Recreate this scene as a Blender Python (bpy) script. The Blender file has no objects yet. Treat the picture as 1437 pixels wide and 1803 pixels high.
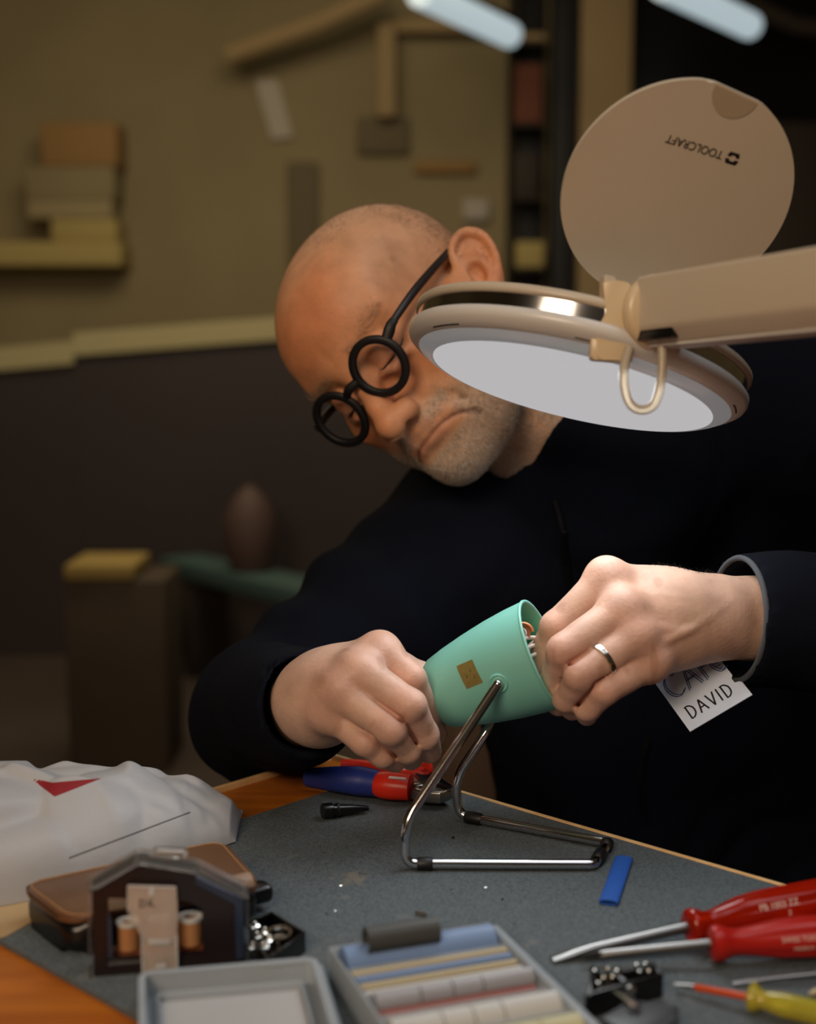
import bpy, bmesh, math, random
import numpy as np
from mathutils import Vector, Matrix
from mathutils.bvhtree import BVHTree

random.seed(7); RNG = np.random.default_rng(7)
S = bpy.context.scene
COL = S.collection

# ------------------------------------------------------------------ camera, world, light, exposure
W_IMG, H_IMG, F_PX = 1437.0, 1803.0, 2404.0
M0 = 0.743                                   # top of the work mat
CAM = Vector((0, 0, M0 + 0.30))
PITCH = math.atan(285 / F_PX)
cam = bpy.data.cameras.new('camera'); cam_o = bpy.data.objects.new('camera', cam); COL.objects.link(cam_o)
cam.sensor_fit = 'VERTICAL'; cam.sensor_height = 36; cam.sensor_width = 36 * W_IMG / H_IMG
cam.lens = F_PX / H_IMG * 36
cam_o.location = CAM; cam_o.rotation_euler = (math.pi / 2 - PITCH, 0, 0)
cam.dof.use_dof = True; cam.dof.focus_distance = 0.88; cam.dof.aperture_fstop = 4.5
cam.clip_start = 0.02
S.camera = cam_o
S.view_settings.view_transform = 'Standard'; S.view_settings.look = 'None'
S.view_settings.gamma = 1; S.view_settings.use_curve_mapping = False
S.view_settings.exposure = 0.0
wd = bpy.data.worlds.new('world'); S.world = wd; wd.use_nodes = True
wd.node_tree.nodes['Background'].inputs[0].default_value = (1.0, .80, .58, 1)
wd.node_tree.nodes['Background'].inputs[1].default_value = .030

def area_light(name, loc, target, size, power, color, shape='SQUARE', size_y=None):
    l = bpy.data.lights.new(name, 'AREA'); l.shape = shape; l.size = size
    if size_y: l.shape = 'RECTANGLE'; l.size_y = size_y
    l.energy = power; l.color = color
    o = bpy.data.objects.new(name, l); COL.objects.link(o); o.location = loc
    o.rotation_euler = (Vector(target) - Vector(loc)).to_track_quat('-Z', 'Y').to_euler()
    return o
area_light('ceiling_light_front', (-.75, -1.15, 2.05), (.0, 1.0, 1.15), .8, 31, (1, .76, .53))
area_light('ceiling_light_room', (-.5, 3.6, 2.75), (-.5, 4.6, 0.8), 1.6, 42, (1, .84, .56))
area_light('added_table_fill', (.55, .35, 2.6), (.15, .75, .75), 1.2, 9, (.90, .95, 1.0))  # added fill lamp, unseen, to brighten and cool the tabletop
LED_POWER, LED_COLOR = .52, (.93, .98, 1.0)

FW = Vector((0, math.cos(PITCH), -math.sin(PITCH))); UP = Vector((0, math.sin(PITCH), math.cos(PITCH))); RT = Vector((1, 0, 0))
def ray(px, py): return FW + RT * ((px - 718.5) / F_PX) + UP * ((901.5 - py) / F_PX)
def P(px, py, d): return CAM + ray(px, py) * d                 # a point seen at (px,py), d metres along the lens axis
def T(px, py, z=M0):                                           # a point of the horizontal plane z
    r = ray(px, py); return CAM + r * ((z - CAM.z) / r.z)
def pix(v):
    q = Vector(v) - CAM; d = q.dot(FW)
    return 718.5 + F_PX * q.dot(RT) / d, 901.5 - F_PX * q.dot(UP) / d, d

# ------------------------------------------------------------------ materials
def lin(c):
    c = [x / 255 for x in c]
    return tuple(x / 12.92 if x <= .04045 else ((x + .055) / 1.055) ** 2.4 for x in c) + (1,)
def mat(name, rgb, rough=.5, metal=0., trans=0., ior=1.45, emit=None, estr=0., bump=None, var=None, spec=.5, sss=0., attr=None, coat=0., alpha=1., raw=None):
    m = bpy.data.materials.new(name); m.use_nodes = True
    nt = m.node_tree; b = nt.nodes['Principled BSDF']
    col = raw + (1,) if raw else lin(rgb)
    b.inputs['Base Color'].default_value = col
    b.inputs['Roughness'].default_value = rough; b.inputs['Metallic'].default_value = metal
    b.inputs['Transmission Weight'].default_value = trans; b.inputs['IOR'].default_value = ior
    b.inputs['Specular IOR Level'].default_value = spec; b.inputs['Coat Weight'].default_value = coat
    b.inputs['Alpha'].default_value = alpha
    if sss:
        b.inputs['Subsurface Weight'].default_value = sss
        b.inputs['Subsurface Radius'].default_value = (.006, .0025, .0015); b.inputs['Subsurface Scale'].default_value = 1
    if emit: b.inputs['Emission Color'].default_value = lin(emit); b.inputs['Emission Strength'].default_value = estr
    tc = nt.nodes.new('ShaderNodeTexCoord')
    src = None
    if attr:
        a = nt.nodes.new('ShaderNodeAttribute'); a.attribute_name = attr; src = a.outputs['Color']
    if var:                                                    # (scale, amount, detail)
        n = nt.nodes.new('ShaderNodeTexNoise'); n.inputs['Scale'].default_value = var[0]; n.inputs['Detail'].default_value = var[2] if len(var) > 2 else 4
        nt.links.new(tc.outputs['Object'], n.inputs['Vector'])
        mr = nt.nodes.new('ShaderNodeMapRange'); mr.inputs[1].default_value = .3; mr.inputs[2].default_value = .7
        mr.inputs[3].default_value = 1 - var[1]; mr.inputs[4].default_value = 1 + var[1]
        nt.links.new(n.outputs['Fac'], mr.inputs[0])
        mx = nt.nodes.new('ShaderNodeVectorMath'); mx.operation = 'SCALE'
        if src: nt.links.new(src, mx.inputs[0])
        else: mx.inputs[0].default_value = col[:3]
        nt.links.new(mr.outputs[0], mx.inputs['Scale']); src = mx.outputs[0]
    if src: nt.links.new(src, b.inputs['Base Color'])
    if bump:                                                   # (scale, strength, distance)
        n = nt.nodes.new('ShaderNodeTexNoise'); n.inputs['Scale'].default_value = bump[0]; n.inputs['Detail'].default_value = 5
        nt.links.new(tc.outputs['Object'], n.inputs['Vector'])
        bp = nt.nodes.new('ShaderNodeBump'); bp.inputs['Strength'].default_value = bump[1]; bp.inputs['Distance'].default_value = bump[2]
        nt.links.new(n.outputs['Fac'], bp.inputs['Height']); nt.links.new(bp.outputs[0], b.inputs['Normal'])
    return m

def wood_mat(name, c0, c1, rough, scale, rot):
    m = mat(name, c0, rough); nt = m.node_tree; b = nt.nodes['Principled BSDF']
    tc = nt.nodes.new('ShaderNodeTexCoord'); mp = nt.nodes.new('ShaderNodeMapping')
    mp.inputs['Rotation'].default_value = (0, 0, rot); mp.inputs['Scale'].default_value = (scale, scale * 9, scale)
    n = nt.nodes.new('ShaderNodeTexNoise'); n.inputs['Scale'].default_value = 3; n.inputs['Detail'].default_value = 6; n.inputs['Distortion'].default_value = .6
    r = nt.nodes.new('ShaderNodeValToRGB'); r.color_ramp.elements[0].color = lin(c0); r.color_ramp.elements[1].color = lin(c1)
    r.color_ramp.elements[0].position = .35; r.color_ramp.elements[1].position = .68
    nt.links.new(tc.outputs['Object'], mp.inputs[0]); nt.links.new(mp.outputs[0], n.inputs['Vector'])
    nt.links.new(n.outputs['Fac'], r.inputs[0]); nt.links.new(r.outputs[0], b.inputs['Base Color'])
    return m

MT = dict(
    skin=mat('skin', (200, 150, 120), .48, attr='skin', var=(55, .13, 6), bump=(420, .35, .0009), sss=.12, spec=.4),
    lip=mat('hair_grey', (150, 135, 118), .6, attr='hair'),
    knit=mat('black_fleece', (10, 12, 20), .95, spec=.12, bump=(900, .5, .0008), raw=(.0034, .0044, .0090)),
    hem=mat('grey_hem', (70, 74, 80), .9),
    trouser=mat('dark_cloth', (28, 30, 36), .9, bump=(700, .4, .001)),
    shoe=mat('black_leather', (16, 15, 15), .5),
    black=mat('matte_black', (14, 14, 17), .5),
    blackgloss=mat('black_plastic', (13, 13, 15), .28),
    temple=mat('dark_brown_acetate', (38, 31, 31), .35),
    lens=mat('spectacle_glass', (250, 250, 250), .0, trans=1, ior=1.05, spec=.5),
    mint=mat('mint_enamel', (120, 186, 174), .42, var=(30, .03)),
    mintin=mat('mint_enamel_inside', (100, 192, 162), .45),
    chrome=mat('chrome', (205, 205, 208), .13, metal=1),
    steel=mat('brushed_steel', (148, 146, 144), .3, metal=1, bump=(300, .1, .0005)),
    gold=mat('gold_sticker', (118, 104, 50), .5, var=(300, .12)),
    goldprint=mat('gold_print', (84, 72, 34), .5),
    cream=mat('cream_plastic', (190, 178, 160), .35, var=(20, .02)),
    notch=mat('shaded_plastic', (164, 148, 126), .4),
    clip=mat('beige_plastic', (205, 184, 150), .3),
    creamlow=mat('white_plastic', (205, 203, 200), .3),
    cable=mat('translucent_cable', (200, 188, 168), .3, trans=.35),
    ringglow=mat('painted_ring_glow', (150, 152, 156), .25, emit=(156, 158, 160), estr=.34),
    led=mat('led_diffuser', (60, 60, 60), .6, emit=(184, 182, 184), estr=.97),
    ink=mat('black_ink', (12, 12, 14), .6),
    blueink=mat('blue_ink', (30, 62, 128), .6),
    paper=mat('white_card', (206, 220, 244), .7, var=(60, .03)),
    silver=mat('silver', (215, 212, 205), .18, metal=1),
    bag=None,
    seam=mat('grey_seam', (96, 97, 100), .6),
    leather=mat('brown_leather', (100, 68, 46), .36, var=(40, .12), bump=(500, .25, .0006)),
    stitch=mat('tan_thread', (170, 128, 84), .7),
    strap=mat('taupe_leather', (150, 124, 104), .45, var=(60, .05)),
    clear=mat('clear_plastic', (245, 248, 250), .04, trans=.96, ior=1.18),
    tab=mat('clear_pinkish_tab', (232, 218, 208), .22, trans=.62, ior=1.12),
    clearrib=mat('clear_edge', (225, 226, 228), .2, trans=.35),
    frost=mat('frosted_plastic', (205, 214, 222), .35, trans=.55, ior=1.2, spec=.6),
    insert=mat('white_insert', (176, 176, 178), .6),
    navyplate=mat('dark_brown_plate', (30, 20, 20), .3),
    navyedge=mat('navy_edge', (42, 52, 74), .3),
    spool=mat('tan_spool', (168, 118, 76), .5),
    rust=mat('rust_base', (110, 58, 28), .5),
    redclear=mat('red_acetate', (204, 40, 12), .12, trans=.6, ior=1.4),
    redop=mat('red_plastic', (168, 28, 20), .3),
    plierred=mat('pliers_red', (214, 44, 24), .35),
    plierblue=mat('pliers_blue', (38, 52, 128), .45),
    yellow=mat('yellow_acetate', (206, 196, 70), .12, trans=.45, ior=1.4),
    orange=mat('orange_sleeve', (196, 76, 34), .4),
    bluetube=mat('blue_shrink_tube', (40, 88, 176), .45),
    bluepale=mat('pale_blue_tube', (112, 138, 180), .5),
    darktube=mat('black_shrink_tube', (64, 64, 62), .5),
    straw=mat('straw_tube', (176, 164, 134), .5),
    redtube=mat('red_tube', (146, 88, 82), .5),
    whitetube=mat('white_tube', (190, 190, 188), .45),
    cleartube=mat('grey_clear_tube', (176, 176, 184), .3, trans=.3),
    yellowtube=mat('yellow_tube', (192, 188, 150), .5),
    copper=mat('copper_wire', (214, 132, 92), .4, metal=.4),
    whitewire=mat('white_wire', (214, 206, 198), .5),
    kraft=mat('kraft_paper', (178, 150, 110), .8, var=(50, .06)),
    textprint=mat('white_print', (226, 196, 186), .6),
    # the room
    wall=mat('olive_wall', (148, 134, 102), .9, var=(1.6, .10), bump=(40, .2, .002)),
    walldark=mat('night_window', (7, 6, 8), .3),
    floor=mat('dark_floor', (64, 53, 46), .6, var=(1.2, .2)),
    ceil=mat('ceiling_paint', (150, 140, 115), .9),
    counter=mat('dark_counter', (44, 34, 34), .6, var=(2, .12)),
    ledge=mat('pale_olive_ledge', (158, 148, 110), .7),
    post=mat('tan_post', (164, 140, 102), .8),
    darkpost=mat('black_post', (16, 15, 18), .6),
    shelfdark=mat('brown_shelving', (52, 42, 34), .7),
    boxorange=mat('orange_box', (158, 122, 76), .8),
    boxcream=mat('cream_box', (164, 148, 112), .8),
    boxolive=mat('olive_yellow_board', (182, 162, 104), .8),
    boxred=mat('rust_box', (120, 70, 52), .8),
    walldim=mat('dim_olive_board', (112, 100, 78), .9),
    white=mat('pale_sheet', (186, 176, 164), .8),
    lantern=mat('dark_rust', (76, 57, 52), .7),
    crate=mat('brown_crate', (66, 54, 40), .8, var=(5, .1)),
    littop=mat('painted_lit_top', (150, 126, 68), .7),
    teal=mat('teal_bench', (62, 84, 82), .6),
    cabinet=mat('brown_cabinet', (86, 62, 42), .6, var=(6, .12)),
    tube=mat('fluorescent_tube', (200, 210, 215), .5, emit=(166, 182, 188), estr=1.0),
)
ANG = math.atan2(.683, -.730)
MT['wood'] = wood_mat('orange_varnished_wood', (172, 90, 10), (200, 116, 22), .55, 2.2, -ANG)
MT['woodedge'] = wood_mat('pale_wood_edge', (208, 166, 112), (224, 186, 134), .5, 4, -ANG)

def mat_rubber():
    m = mat('rubber_mat', (88, 94, 96), .72, bump=(1600, .55, .0006)); nt = m.node_tree; b = nt.nodes['Principled BSDF']
    tc = nt.nodes.new('ShaderNodeTexCoord')
    def noise(s, d):
        n = nt.nodes.new('ShaderNodeTexNoise'); n.inputs['Scale'].default_value = s; n.inputs['Detail'].default_value = d
        nt.links.new(tc.outputs['Object'], n.inputs['Vector']); return n
    r = nt.nodes.new('ShaderNodeValToRGB'); r.color_ramp.elements[0].color = lin((60, 68, 73)); r.color_ramp.elements[1].color = lin((104, 113, 118))
    r.color_ramp.elements[0].position = .3; r.color_ramp.elements[1].position = .7
    nt.links.new(noise(900, 3).outputs['Fac'], r.inputs[0])
    r2 = nt.nodes.new('ShaderNodeValToRGB'); r2.color_ramp.elements[0].position = .66; r2.color_ramp.elements[1].position = .75
    r2.color_ramp.elements[0].color = (0, 0, 0, 1); r2.color_ramp.elements[1].color = (.35, .35, .35, 1)
    nt.links.new(noise(60, 5).outputs['Fac'], r2.inputs[0])
    mx = nt.nodes.new('ShaderNodeMixRGB'); mx.inputs[2].default_value = lin((150, 146, 138))
    nt.links.new(r2.outputs[0], mx.inputs[0]); nt.links.new(r.outputs[0], mx.inputs[1])
    # one dried beige smear on the rubber
    g = nt.nodes.new('ShaderNodeNewGeometry'); dst = nt.nodes.new('ShaderNodeVectorMath'); dst.operation = 'DISTANCE'; dst.inputs[1].default_value = T(622, 1547)
    nt.links.new(g.outputs['Position'], dst.inputs[0])
    ad_ = nt.nodes.new('ShaderNodeMath'); ad_.operation = 'MULTIPLY_ADD'; ad_.inputs[1].default_value = .030; ad_.inputs[2].default_value = -.015
    nt.links.new(noise(170, 5).outputs['Fac'], ad_.inputs[0])
    sm_ = nt.nodes.new('ShaderNodeMath'); nt.links.new(dst.outputs['Value'], sm_.inputs[0]); nt.links.new(ad_.outputs[0], sm_.inputs[1])
    mr = nt.nodes.new('ShaderNodeMapRange'); mr.inputs[1].default_value = .004; mr.inputs[2].default_value = .011; mr.inputs[3].default_value = .45; mr.inputs[4].default_value = 0
    nt.links.new(sm_.outputs[0], mr.inputs[0])
    m2 = nt.nodes.new('ShaderNodeMixRGB'); m2.inputs[2].default_value = lin((140, 128, 108))
    nt.links.new(mr.outputs[0], m2.inputs[0]); nt.links.new(mx.outputs[0], m2.inputs[1]); nt.links.new(m2.outputs[0], b.inputs['Base Color'])
    return m
MT['rubber'] = mat_rubber()

def mat_bag():
    m = mat('white_plastic_bag', (168, 168, 171), .5, bump=(70, .35, .002)); nt = m.node_tree; b = nt.nodes['Principled BSDF']
    a = nt.nodes.new('ShaderNodeAttribute'); a.attribute_name = 'print'
    g = nt.nodes.new('ShaderNodeMath'); g.operation = 'GREATER_THAN'; g.inputs[1].default_value = 0
    nt.links.new(a.outputs['Fac'], g.inputs[0])
    mx = nt.nodes.new('ShaderNodeMixRGB'); mx.inputs[1].default_value = lin((168, 168, 171)); mx.inputs[2].default_value = lin((134, 30, 36))
    nt.links.new(g.outputs[0], mx.inputs[0]); nt.links.new(mx.outputs[0], b.inputs['Base Color'])
    return m
MT['bag'] = mat_bag()

# ------------------------------------------------------------------ objects
WL = {}
def props(o, label=None, cat=None, group=None, kind=None):
    if label: o['label'] = label
    if cat: o['category'] = cat
    if group: o['group'] = group
    if kind: o['kind'] = kind
    return o
def thing(name, label, cat, loc, group=None, kind=None):
    o = bpy.data.objects.new(name, None); COL.objects.link(o); o.empty_display_size = .02
    o.location = loc; WL[o.name] = Vector(loc)
    return props(o, label, cat, group, kind)
def mk(name, verts, faces, mats, parent=None, mi=None, smooth=40, attrs=None):
    v = np.asarray(verts, dtype=float).reshape(-1, 3)
    lo, hi = v.min(0), v.max(0)
    org = Vector(((lo[0] + hi[0]) / 2, (lo[1] + hi[1]) / 2, lo[2]))
    me = bpy.data.meshes.new(name)
    me.from_pydata((v - np.array(org)).tolist() if len(v) < 20000 else (v - np.array(org)), [], faces if isinstance(faces, list) else faces.tolist())
    for m in (mats if isinstance(mats, (list, tuple)) else [mats]): me.materials.append(MT[m])
    if mi is not None: me.polygons.foreach_set('material_index', np.asarray(mi, dtype=np.int32))
    for k, (typ, arr) in (attrs or {}).items():
        a = me.attributes.new(k, typ, 'POINT')
        a.data.foreach_set('color' if typ == 'FLOAT_COLOR' else 'value', np.ascontiguousarray(arr, dtype=np.float32).ravel())
    me.update()
    me.shade_smooth()
    if smooth < 180: me.set_sharp_from_angle(angle=math.radians(smooth))
    o = bpy.data.objects.new(name, me); COL.objects.link(o)
    if parent is not None: o.parent = parent; o.location = org - WL[parent.name]
    else: o.location = org
    WL[o.name] = org
    return o
def frame(o, x, y, z): # matrix from origin and three axes
    m = Matrix.Identity(4)
    for i, a in enumerate((x, y, z)): m.col[i][:3] = a
    m.col[3][:3] = o
    return m
def look(o, z, xh): # z axis and a hint for x
    z = Vector(z).normalized(); x = Vector(xh); x = (x - z * x.dot(z)).normalized()
    return frame(o, x, z.cross(x), z)

class MB:
    def __init__(s): s.v = []; s.f = []; s.m = []
    def add(s, v, f, M=None, mi=0):
        n = len(s.v)
        for p in v:
            p = Vector(p); s.v.append(tuple(M @ p) if M is not None else tuple(p))
        for q in f: s.f.append([i + n for i in q]); s.m.append(mi)
        return s
    def bm(s, b, M=None, mi=0):
        b.verts.index_update(); b.faces.index_update()
        s.add([v.co[:] for v in b.verts], [[v.index for v in f.verts] for f in b.faces], M, mi); b.free(); return s
    def box(s, c, size, M=None, bev=0., seg=2, mi=0):
        b = bmesh.new(); bmesh.ops.create_cube(b, size=1)
        for v in b.verts: v.co = Vector((v.co.x * size[0] + c[0], v.co.y * size[1] + c[1], v.co.z * size[2] + c[2]))
        if bev: bmesh.ops.bevel(b, geom=b.edges[:], offset=min(bev, min(size) * .49), segments=seg, affect='EDGES', profile=.5)
        return s.bm(b, M, mi)
    def prism(s, poly, z0, z1, M=None, bev=0., seg=2, mi=0):
        b = bmesh.new(); bot = [b.verts.new((x, y, z0)) for x, y in poly]; top = [b.verts.new((x, y, z1)) for x, y in poly]
        n = len(poly); area = sum(poly[i][0] * poly[(i + 1) % n][1] - poly[(i + 1) % n][0] * poly[i][1] for i in range(n))
        b.faces.new(bot[::-1]); b.faces.new(top)
        for i in range(n): b.faces.new((bot[i], bot[(i + 1) % n], top[(i + 1) % n], top[i]))
        if area < 0: bmesh.ops.reverse_faces(b, faces=b.faces[:])
        if bev:
            ed = [e for e in b.edges if abs(e.verts[0].co.z - e.verts[1].co.z) < 1e-9]
            bmesh.ops.bevel(b, geom=ed, offset=bev, segments=seg, affect='EDGES', profile=.5)
        return s.bm(b, M, mi)
    def lathe(s, prof, n=48, M=None, mi=0, closed=False, caps=True):
        v = []; f = []
        for r, z in prof:
            for k in range(n):
                a = 2 * math.pi * k / n; v.append((r * math.cos(a), r * math.sin(a), z))
        m = len(prof)
        for i in range(m if closed else m - 1):
            j = (i + 1) % m
            for k in range(n):
                l = (k + 1) % n
                f.append((i * n + k, i * n + l, j * n + l, j * n + k))
        if not closed and caps:
            if prof[0][0] > 1e-6: f.append(tuple(range(n))[::-1])
            if prof[-1][0] > 1e-6: f.append(tuple((m - 1) * n + k for k in range(n)))
        b = bmesh.new(); bv = [b.verts.new(p) for p in v]
        for q in f:
            try: b.faces.new([bv[i] for i in q])
            except ValueError: pass
        bmesh.ops.remove_doubles(b, verts=b.verts[:], dist=1e-7); bmesh.ops.recalc_face_normals(b, faces=b.faces[:])
        return s.bm(b, M, mi)
    def sphere(s, c, r, M=None, mi=0, n=20):
        b = bmesh.new(); bmesh.ops.create_uvsphere(b, u_segments=n, v_segments=n // 2, radius=1)
        rr = r if isinstance(r, (tuple, list)) else (r, r, r)
        for v in b.verts: v.co = Vector((v.co.x * rr[0] + c[0], v.co.y * rr[1] + c[1], v.co.z * rr[2] + c[2]))
        return s.bm(b, M, mi)
    def tube(s, pts, r, n=14, closed=False, M=None, mi=0, flat=None):
        pts = [Vector(p) for p in pts]; m = len(pts)
        rs = r if isinstance(r, (list, tuple)) else [r] * m
        tan = []
        for i in range(m):
            a = pts[(i - 1) % m] if (closed or i) else pts[0]; b = pts[(i + 1) % m] if (closed or i < m - 1) else pts[-1]
            tan.append((b - a).normalized())
        if flat is not None: nrm = Vector(flat)
        else:
            nrm = Vector((0, 0, 1)) if abs(tan[0].z) < .9 else Vector((1, 0, 0))
        v = []; f = []
        for i in range(m):
            nrm = (nrm - tan[i] * nrm.dot(tan[i])).normalized(); bi = tan[i].cross(nrm)
            ra, rb = rs[i] if isinstance(rs[i], (list, tuple)) else (rs[i], rs[i])
            for k in range(n):
                a = 2 * math.pi * k / n; v.append(pts[i] + nrm * (ra * math.cos(a)) + bi * (rb * math.sin(a)))
        for i in range(m if closed else m - 1):
            j = (i + 1) % m
            for k in range(n):
                l = (k + 1) % n; f.append((i * n + k, i * n + l, j * n + l, j * n + k))
        if not closed: f.append(tuple(range(n))[::-1]); f.append(tuple((m - 1) * n + k for k in range(n)))
        return s.add(v, f, M, mi)
    def build(s, name, mats, parent=None, smooth=40):
        return mk(name, s.v, s.f, mats, parent, s.m, smooth)

def fillet(pts, rad, seg=6):
    pts = [Vector(p) for p in pts]; out = [pts[0]]
    for i in range(1, len(pts) - 1):
        a, b, c = pts[i - 1], pts[i], pts[i + 1]
        r = rad[i] if isinstance(rad, (list, tuple)) else rad
        ra = min(r, (b - a).length * .48); rc = min(r, (c - b).length * .48)
        p, q = b + (a - b).normalized() * ra, b + (c - b).normalized() * rc
        for k in range(seg + 1):
            t = k / seg; out.append(p * (1 - t) ** 2 + b * 2 * t * (1 - t) + q * t * t)
    out.append(pts[-1]); return out
def spline(pts, n=8):
    pts = [Vector(p) for p in pts]; out = []
    for i in range(len(pts) - 1):
        p0, p1, p2, p3 = pts[max(i - 1, 0)], pts[i], pts[i + 1], pts[min(i + 2, len(pts) - 1)]
        for k in range(n):
            t = k / n
            out.append(.5 * (2 * p1 + (p2 - p0) * t + (2 * p0 - 5 * p1 + 4 * p2 - p3) * t * t + (3 * p1 - p0 - 3 * p2 + p3) * t ** 3))
    out.append(pts[-1]); return out
def rrect(w, h, r, n=5, cx=0, cy=0):
    o = []
    for sx, sy, a0 in ((1, -1, -90), (1, 1, 0), (-1, 1, 90), (-1, -1, 180)):
        for k in range(n + 1):
            a = math.radians(a0 + 90 * k / n); o.append((cx + sx * (w / 2 - r) + r * math.cos(a), cy + sy * (h / 2 - r) + r * math.sin(a)))
    return o
def rpoly(pts, r, n=5):
    pts = [Vector((p[0], p[1], 0)) for p in pts]; o = []
    m = len(pts)
    for i in range(m):
        a, b, c = pts[i - 1], pts[i], pts[(i + 1) % m]
        p, q = b + (a - b).normalized() * r, b + (c - b).normalized() * r
        for k in range(n + 1):
            t = k / n; w = p * (1 - t) ** 2 + b * 2 * t * (1 - t) + q * t * t; o.append((w.x, w.y))
    return o
def text_mesh(txt, size, ext=.0001):
    c = bpy.data.curves.new('t', 'FONT'); c.body = txt; c.size = size; c.extrude = ext; c.align_x = 'CENTER'; c.align_y = 'CENTER'
    o = bpy.data.objects.new('t', c); COL.objects.link(o)
    dg = bpy.context.evaluated_depsgraph_get(); me = o.evaluated_get(dg).to_mesh()
    v = [p.co[:] for p in me.vertices]; f = [list(q.vertices) for q in me.polygons]
    o.evaluated_get(dg).to_mesh_clear(); bpy.data.objects.remove(o); bpy.data.curves.remove(c)
    return v, f

# ------------------------------------------------------------------ implicit surfaces -> mesh
def smin(a, b, k):
    h = np.maximum(k - np.abs(a - b), 0) / k
    return np.minimum(a, b) - h * h * k * .25
def ssub(a, b, k): return -smin(-a, b, k)
def sph(p, c, r): return np.linalg.norm(p - np.array(c), axis=1) - r
def ell(p, c, r, R=None):
    q = p - np.array(c)
    if R is not None: q = q @ np.array(R)
    r = np.array(r); k0 = np.linalg.norm(q / r, axis=1); k1 = np.linalg.norm(q / (r * r), axis=1)
    return k0 * (k0 - 1) / np.maximum(k1, 1e-9)
def cap(p, a, b, ra, rb=None):
    a = np.array(a, float); b = np.array(b, float); rb = ra if rb is None else rb
    ab = b - a; t = np.clip(((p - a) @ ab) / (ab @ ab), 0, 1)
    return np.linalg.norm(p - a - t[:, None] * ab, axis=1) - (ra + (rb - ra) * t)
def chain(p, pts, rs, k):
    d = None
    for i in range(len(pts) - 1):
        c = cap(p, pts[i], pts[i + 1], rs[i], rs[i + 1]); d = c if d is None else smin(d, c, k)
    return d
def sines(p, seed, freq, n=6):
    r = np.random.default_rng(seed); o = 0
    for i in range(n):
        d = r.normal(size=3); d /= np.linalg.norm(d); o = o + np.sin(p @ d * freq * r.uniform(.6, 1.6) + r.uniform(0, 6.3))
    return o / n
def nets(fn, lo, hi, h):
    lo = np.array(lo, float); hi = np.array(hi, float); B = 8
    nb = np.maximum(np.ceil((hi - lo) / (h * B)).astype(int), 1); n = nb * B
    cc = np.stack(np.meshgrid(*[np.arange(k) for k in nb], indexing='ij'), -1).reshape(-1, 3)
    dc = fn(lo + (cc + .5) * h * B)
    act = np.abs(dc) < h * B * .87 * 1.6 + .004
    D = np.empty(tuple(n), np.float32)
    V = D.reshape(nb[0], B, nb[1], B, nb[2], B)
    V[:] = dc.reshape(nb)[:, None, :, None, :, None]
    off = np.stack(np.meshgrid(*[np.arange(B)] * 3, indexing='ij'), -1).reshape(-1, 3)
    ac = cc[act]
    for s in range(0, len(ac), 400):
        blk = ac[s:s + 400]
        idx = (blk[:, None, :] * B + off[None]).reshape(-1, 3)
        D[idx[:, 0], idx[:, 1], idx[:, 2]] = fn(lo + idx * h)
    sg = D < 0
    c = [sg[i:n[0] - 1 + i, j:n[1] - 1 + j, k:n[2] - 1 + k] for i in (0, 1) for j in (0, 1) for k in (0, 1)]
    tot = sum(x.astype(np.int8) for x in c); mixed = (tot > 0) & (tot < 8)
    cells = np.argwhere(mixed); ids = np.full(mixed.shape, -1, np.int64); ids[mixed] = np.arange(len(cells))
    acc = np.zeros((len(cells), 3)); cnt = np.zeros(len(cells))
    corners = [(i, j, k) for i in (0, 1) for j in (0, 1) for k in (0, 1)]
    for a in corners:
        for ax in range(3):
            if a[ax]: continue
            b = list(a); b[ax] = 1
            ia = cells + np.array(a); ib = cells + np.array(b)
            da = D[ia[:, 0], ia[:, 1], ia[:, 2]].astype(float); db = D[ib[:, 0], ib[:, 1], ib[:, 2]].astype(float)
            m = (da < 0) != (db < 0)
            t = np.where(m, da / np.where(m, da - db, 1), 0)
            q = np.tile(np.array(a, float), (len(cells), 1)); q[:, ax] += t
            acc[m] += q[m]; cnt[m] += 1
    verts = lo + (cells + acc / cnt[:, None]) * h
    quads = []
    for ax in range(3):
        u, w = [(1, 2), (2, 0), (0, 1)][ax]
        s0 = [slice(1, n[i] - 1) for i in range(3)]; s0[ax] = slice(0, n[ax] - 1)
        s1 = list(s0); s1[ax] = slice(1, n[ax])
        A = sg[tuple(s0)]; Bq = sg[tuple(s1)]
        e = np.argwhere(A != Bq); fl = A[A != Bq]
        base = e + np.array([s0[i].start for i in range(3)])
        def cid(du, dw):
            q = base.copy(); q[:, u] += du; q[:, w] += dw
            return ids[q[:, 0], q[:, 1], q[:, 2]]
        q = np.stack([cid(-1, -1), cid(0, -1), cid(0, 0), cid(-1, 0)], 1)
        q[~fl] = q[~fl][:, ::-1]
        quads.append(q)
    F = np.concatenate(quads); F = F[(F >= 0).all(1)]
    return verts, F
def relax(v, F, it=2, lam=.5):
    for _ in range(it):
        acc = np.zeros_like(v); cnt = np.zeros(len(v))
        for i in range(4):
            a, b = F[:, i], F[:, (i + 1) % 4]
            np.add.at(acc, a, v[b]); np.add.at(cnt, a, 1); np.add.at(acc, b, v[a]); np.add.at(cnt, b, 1)
        v = v + lam * (acc / np.maximum(cnt, 1)[:, None] - v)
    return v

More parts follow.
